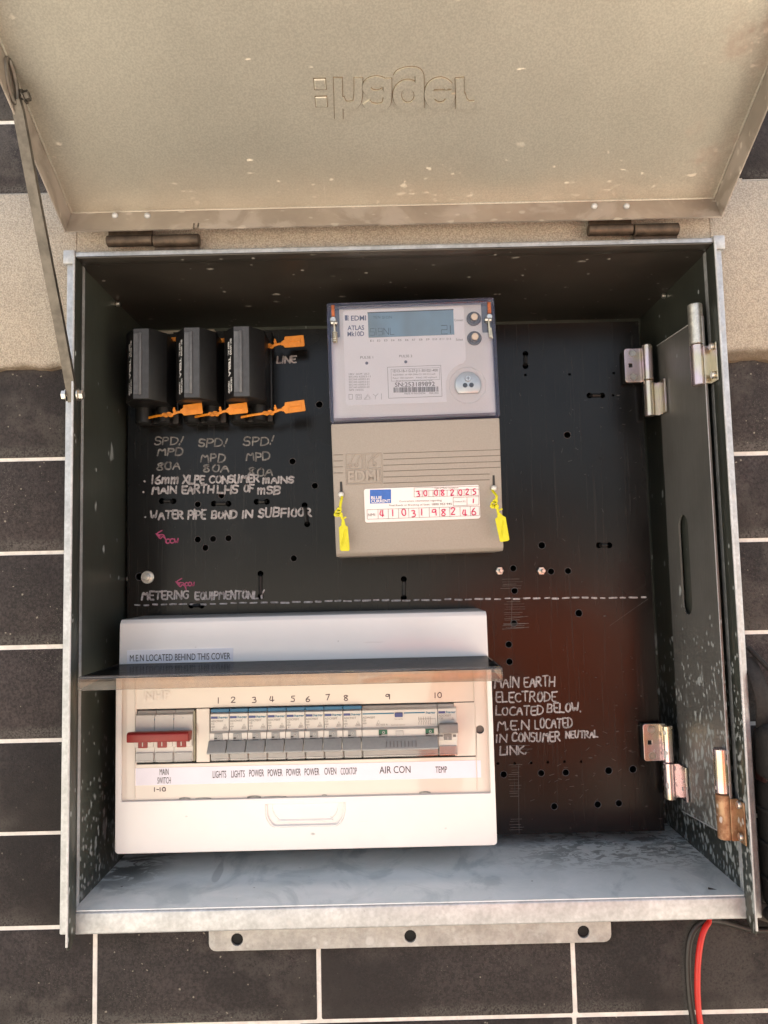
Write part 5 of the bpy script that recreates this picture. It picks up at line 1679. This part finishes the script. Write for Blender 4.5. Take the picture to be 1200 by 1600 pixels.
roll([(.3060, .010, .215), (.3065, -.004, .200), (.3090, -.008, .182), (.3100, -.004, .165), (.3130, .004, .150)], .004, M_POUCH, 'strap', t, (.007, .0022))
roll([(.3080, .012, .224), (.3170, -.004, .208), (.3300, -.008, .190), (.3500, .0, .175)], .0022, M_POUCH, 'strap', t)
roll([(.3100, .010, .206), (.3150, -.004, .190), (.3160, -.004, .172), (.3210, .004, .158)], .0018, M_POUCH, 'strap', t)
roll([(.2600, .0150, .010), (.290, .0060, .004), (.320, -.004, -.003), (.36, -.010, -.010), (.44, -.012, -.012)], .005, M_STRAP, 'webbing', t, (.0075, .003))
roll([(.3060, .004, .0005), (.3075, -.030, .003), (.316, -.052, .006), (.40, -.060, .006)], .006, M_POUCH, 'seam_roll', t)
for z in (.030, .060, .088):
    roll([(.3045, .010, z), (.3038, -.020, z + .001), (.3055, -.046, z + .001), (.321, -.052, z)], .0016, M_POUCH, 'stitching', t)
t = thing('screwdriver', (.318, -.058, .12), 'orange screwdriver handle poking out of the dark tool pouch', 'tool')
m = MB(); m.cyl((.3085, -.056, .094), (.3070, -.058, .122), .0062, 16, b=.002); m.build('handle', plain('handle_orange', (.75, .11, .015), .4, 0, .05), t, True)
m = MB(); m.cyl((.3085, -.056, .098), (.3120, -.0545, .060), .0025, 10); m.build('shaft', M_BAR, t, True)

# ------------------------------------------------------------------ the person taking the look, behind the camera
def skin(name, joints, edges, mat, parent, root=0, levels=2):
    """joints: list of ((x, y, z), radius); one continuous skinned surface"""
    me = bpy.data.meshes.new(name)
    o0 = origin_of(parent)
    me.from_pydata([Vector(p) - o0 for p, r in joints], edges, [])
    me.materials.append(mat)
    o = bpy.data.objects.new(name, me); COL.objects.link(o); o.parent = parent
    sk = o.modifiers.new('skin', 'SKIN')
    for i, (p, r) in enumerate(joints):
        d = me.skin_vertices[0].data[i]
        d.radius = (r, r) if not isinstance(r, tuple) else r
        d.use_root = i == root
    sk.use_smooth_shade = True
    ss = o.modifiers.new('smooth', 'SUBSURF'); ss.levels = levels; ss.render_levels = levels
    return o


def person(cx, cy):
    gz = -1.25
    t = thing('person', (cx, cy, gz), 'person in an orange work shirt and dark trousers standing before the open box', 'person')
    M_SKIN = plain('skin', (.42, .25, .18), .5, 0, .05, 40)
    M_SHIRT = plain('orange_shirt', (.80, .12, .012), .8, 0, .06, 40, .2, 200)
    M_TROU = plain('dark_trousers', (.02, .022, .03), .85, 0, .1, 40)
    M_HAIR = plain('brown_hair', (.04, .025, .015), .6, 0, .2, 300)
    P = lambda x, y, z: (cx + x, cy + y, gz + z)
    J = [(P(0, 0, .95), (.15, .10)), (P(0, .0, 1.15), (.145, .095)), (P(0, -.01, 1.36), (.165, .105)), (P(0, -.01, 1.47), .06), (P(0, .01, 1.56), .058),
         (P(0, .02, 1.62), .080), (P(0, .02, 1.70), .078)]
    E_ = [(0, 1), (1, 2), (2, 3), (3, 4), (4, 5), (5, 6)]
    for s in (-1, 1):
        b = len(J)
        J += [(P(s * .17, -.01, 1.40), .062), (P(s * .25, -.02, 1.13), .046), (P(s * .27, .06, .90), .033), (P(s * .272, .085, .84), (.036, .020)), (P(s * .272, .105, .78), (.036, .018))]
        E_ += [(2, b), (b, b + 1), (b + 1, b + 2), (b + 2, b + 3), (b + 3, b + 4)]
        for k, (dx, L) in enumerate(((-.026, .060), (-.009, .072), (.009, .068), (.025, .052))):
            q = len(J)
            J += [(P(s * .272 + dx * s, .112, .765), .0095), (P(s * .272 + dx * s, .128, .765 - L * .6), .0085), (P(s * .270 + dx * s, .136, .765 - L), .0075)]
            E_ += [(b + 4, q), (q, q + 1), (q + 1, q + 2)]
        q = len(J)
        J += [(P(s * .244, .11, .83), .011), (P(s * .232, .135, .795), .0095), (P(s * .230, .145, .770), .0085)]
        E_ += [(b + 3, q), (q, q + 1), (q + 1, q + 2)]
        b = len(J)
        J += [(P(s * .10, 0, .88), .085), (P(s * .11, .01, .48), .058), (P(s * .11, -.02, .09), .042), (P(s * .115, .06, .04), .038), (P(s * .12, .13, .03), .034)]
        E_ += [(0, b), (b, b + 1), (b + 1, b + 2), (b + 2, b + 3), (b + 3, b + 4)]
    body = skin('body', J, E_, M_SKIN, t)
    # face: nose, brow, eyes, mouth, ears
    m = MB(); m.ball(P(0, .103, 1.635), .014, (.7, .9, 1.2)); m.ball(P(-.078, .02, 1.64), .02, (.4, .8, 1.2)); m.ball(P(.078, .02, 1.64), .02, (.4, .8, 1.2)); m.build('face_features', M_SKIN, body, True)
    m = MB(); 
    for s in (-1, 1): m.ball(P(s * .030, .088, 1.662), .010, (1.2, .7, .7))
    m.build('eyes', plain('eye_white', (.5, .48, .45), .3, 0, 0), body, True)
    m = MB(); m.ball(P(0, .093, 1.598), .018, (1.2, .5, .35)); m.build('mouth', plain('lips', (.35, .13, .11), .5, 0, 0), body, True)
    m = MB(); m.ball(P(0, .0, 1.705), .088, (1.0, 1.08, .80), 20, 12); m.build('hair', M_HAIR, t, True)
    S = [(P(0, 0, 1.04), (.185, .13)), (P(0, 0, 1.12), (.175, .122)), (P(0, -.01, 1.36), (.19, .125)), (P(0, -.01, 1.475), .075)]
    SE = [(0, 1), (1, 2), (2, 3)]
    for s in (-1, 1):
        b = len(S); S += [(P(s * .18, -.01, 1.40), .080), (P(s * .252, -.02, 1.13), .062), (P(s * .262, .02, 1.02), .053)]
        SE += [(2, b), (b, b + 1), (b + 1, b + 2)]
    skin('shirt', S, SE, M_SHIRT, t)
    Tj = [(P(0, 0, 1.00), (.168, .118))]; TE = []
    for s in (-1, 1):
        b = len(Tj); Tj += [(P(s * .10, 0, .85), .098), (P(s * .11, .01, .48), .075), (P(s * .11, -.015, .10), .065)]
        TE += [(0, b), (b, b + 1), (b + 1, b + 2)]
    skin('trousers', Tj, TE, M_TROU, t)
    for s in (-1, 1):
        skin('boot', [(P(s * .11, -.03, .10), .056), (P(s * .112, -.02, .050), .052), (P(s * .118, .08, .045), .047), (P(s * .122, .15, .040), .040)], [(0, 1), (1, 2), (2, 3)], M_BLKC, t)
person(.36, -1.02)
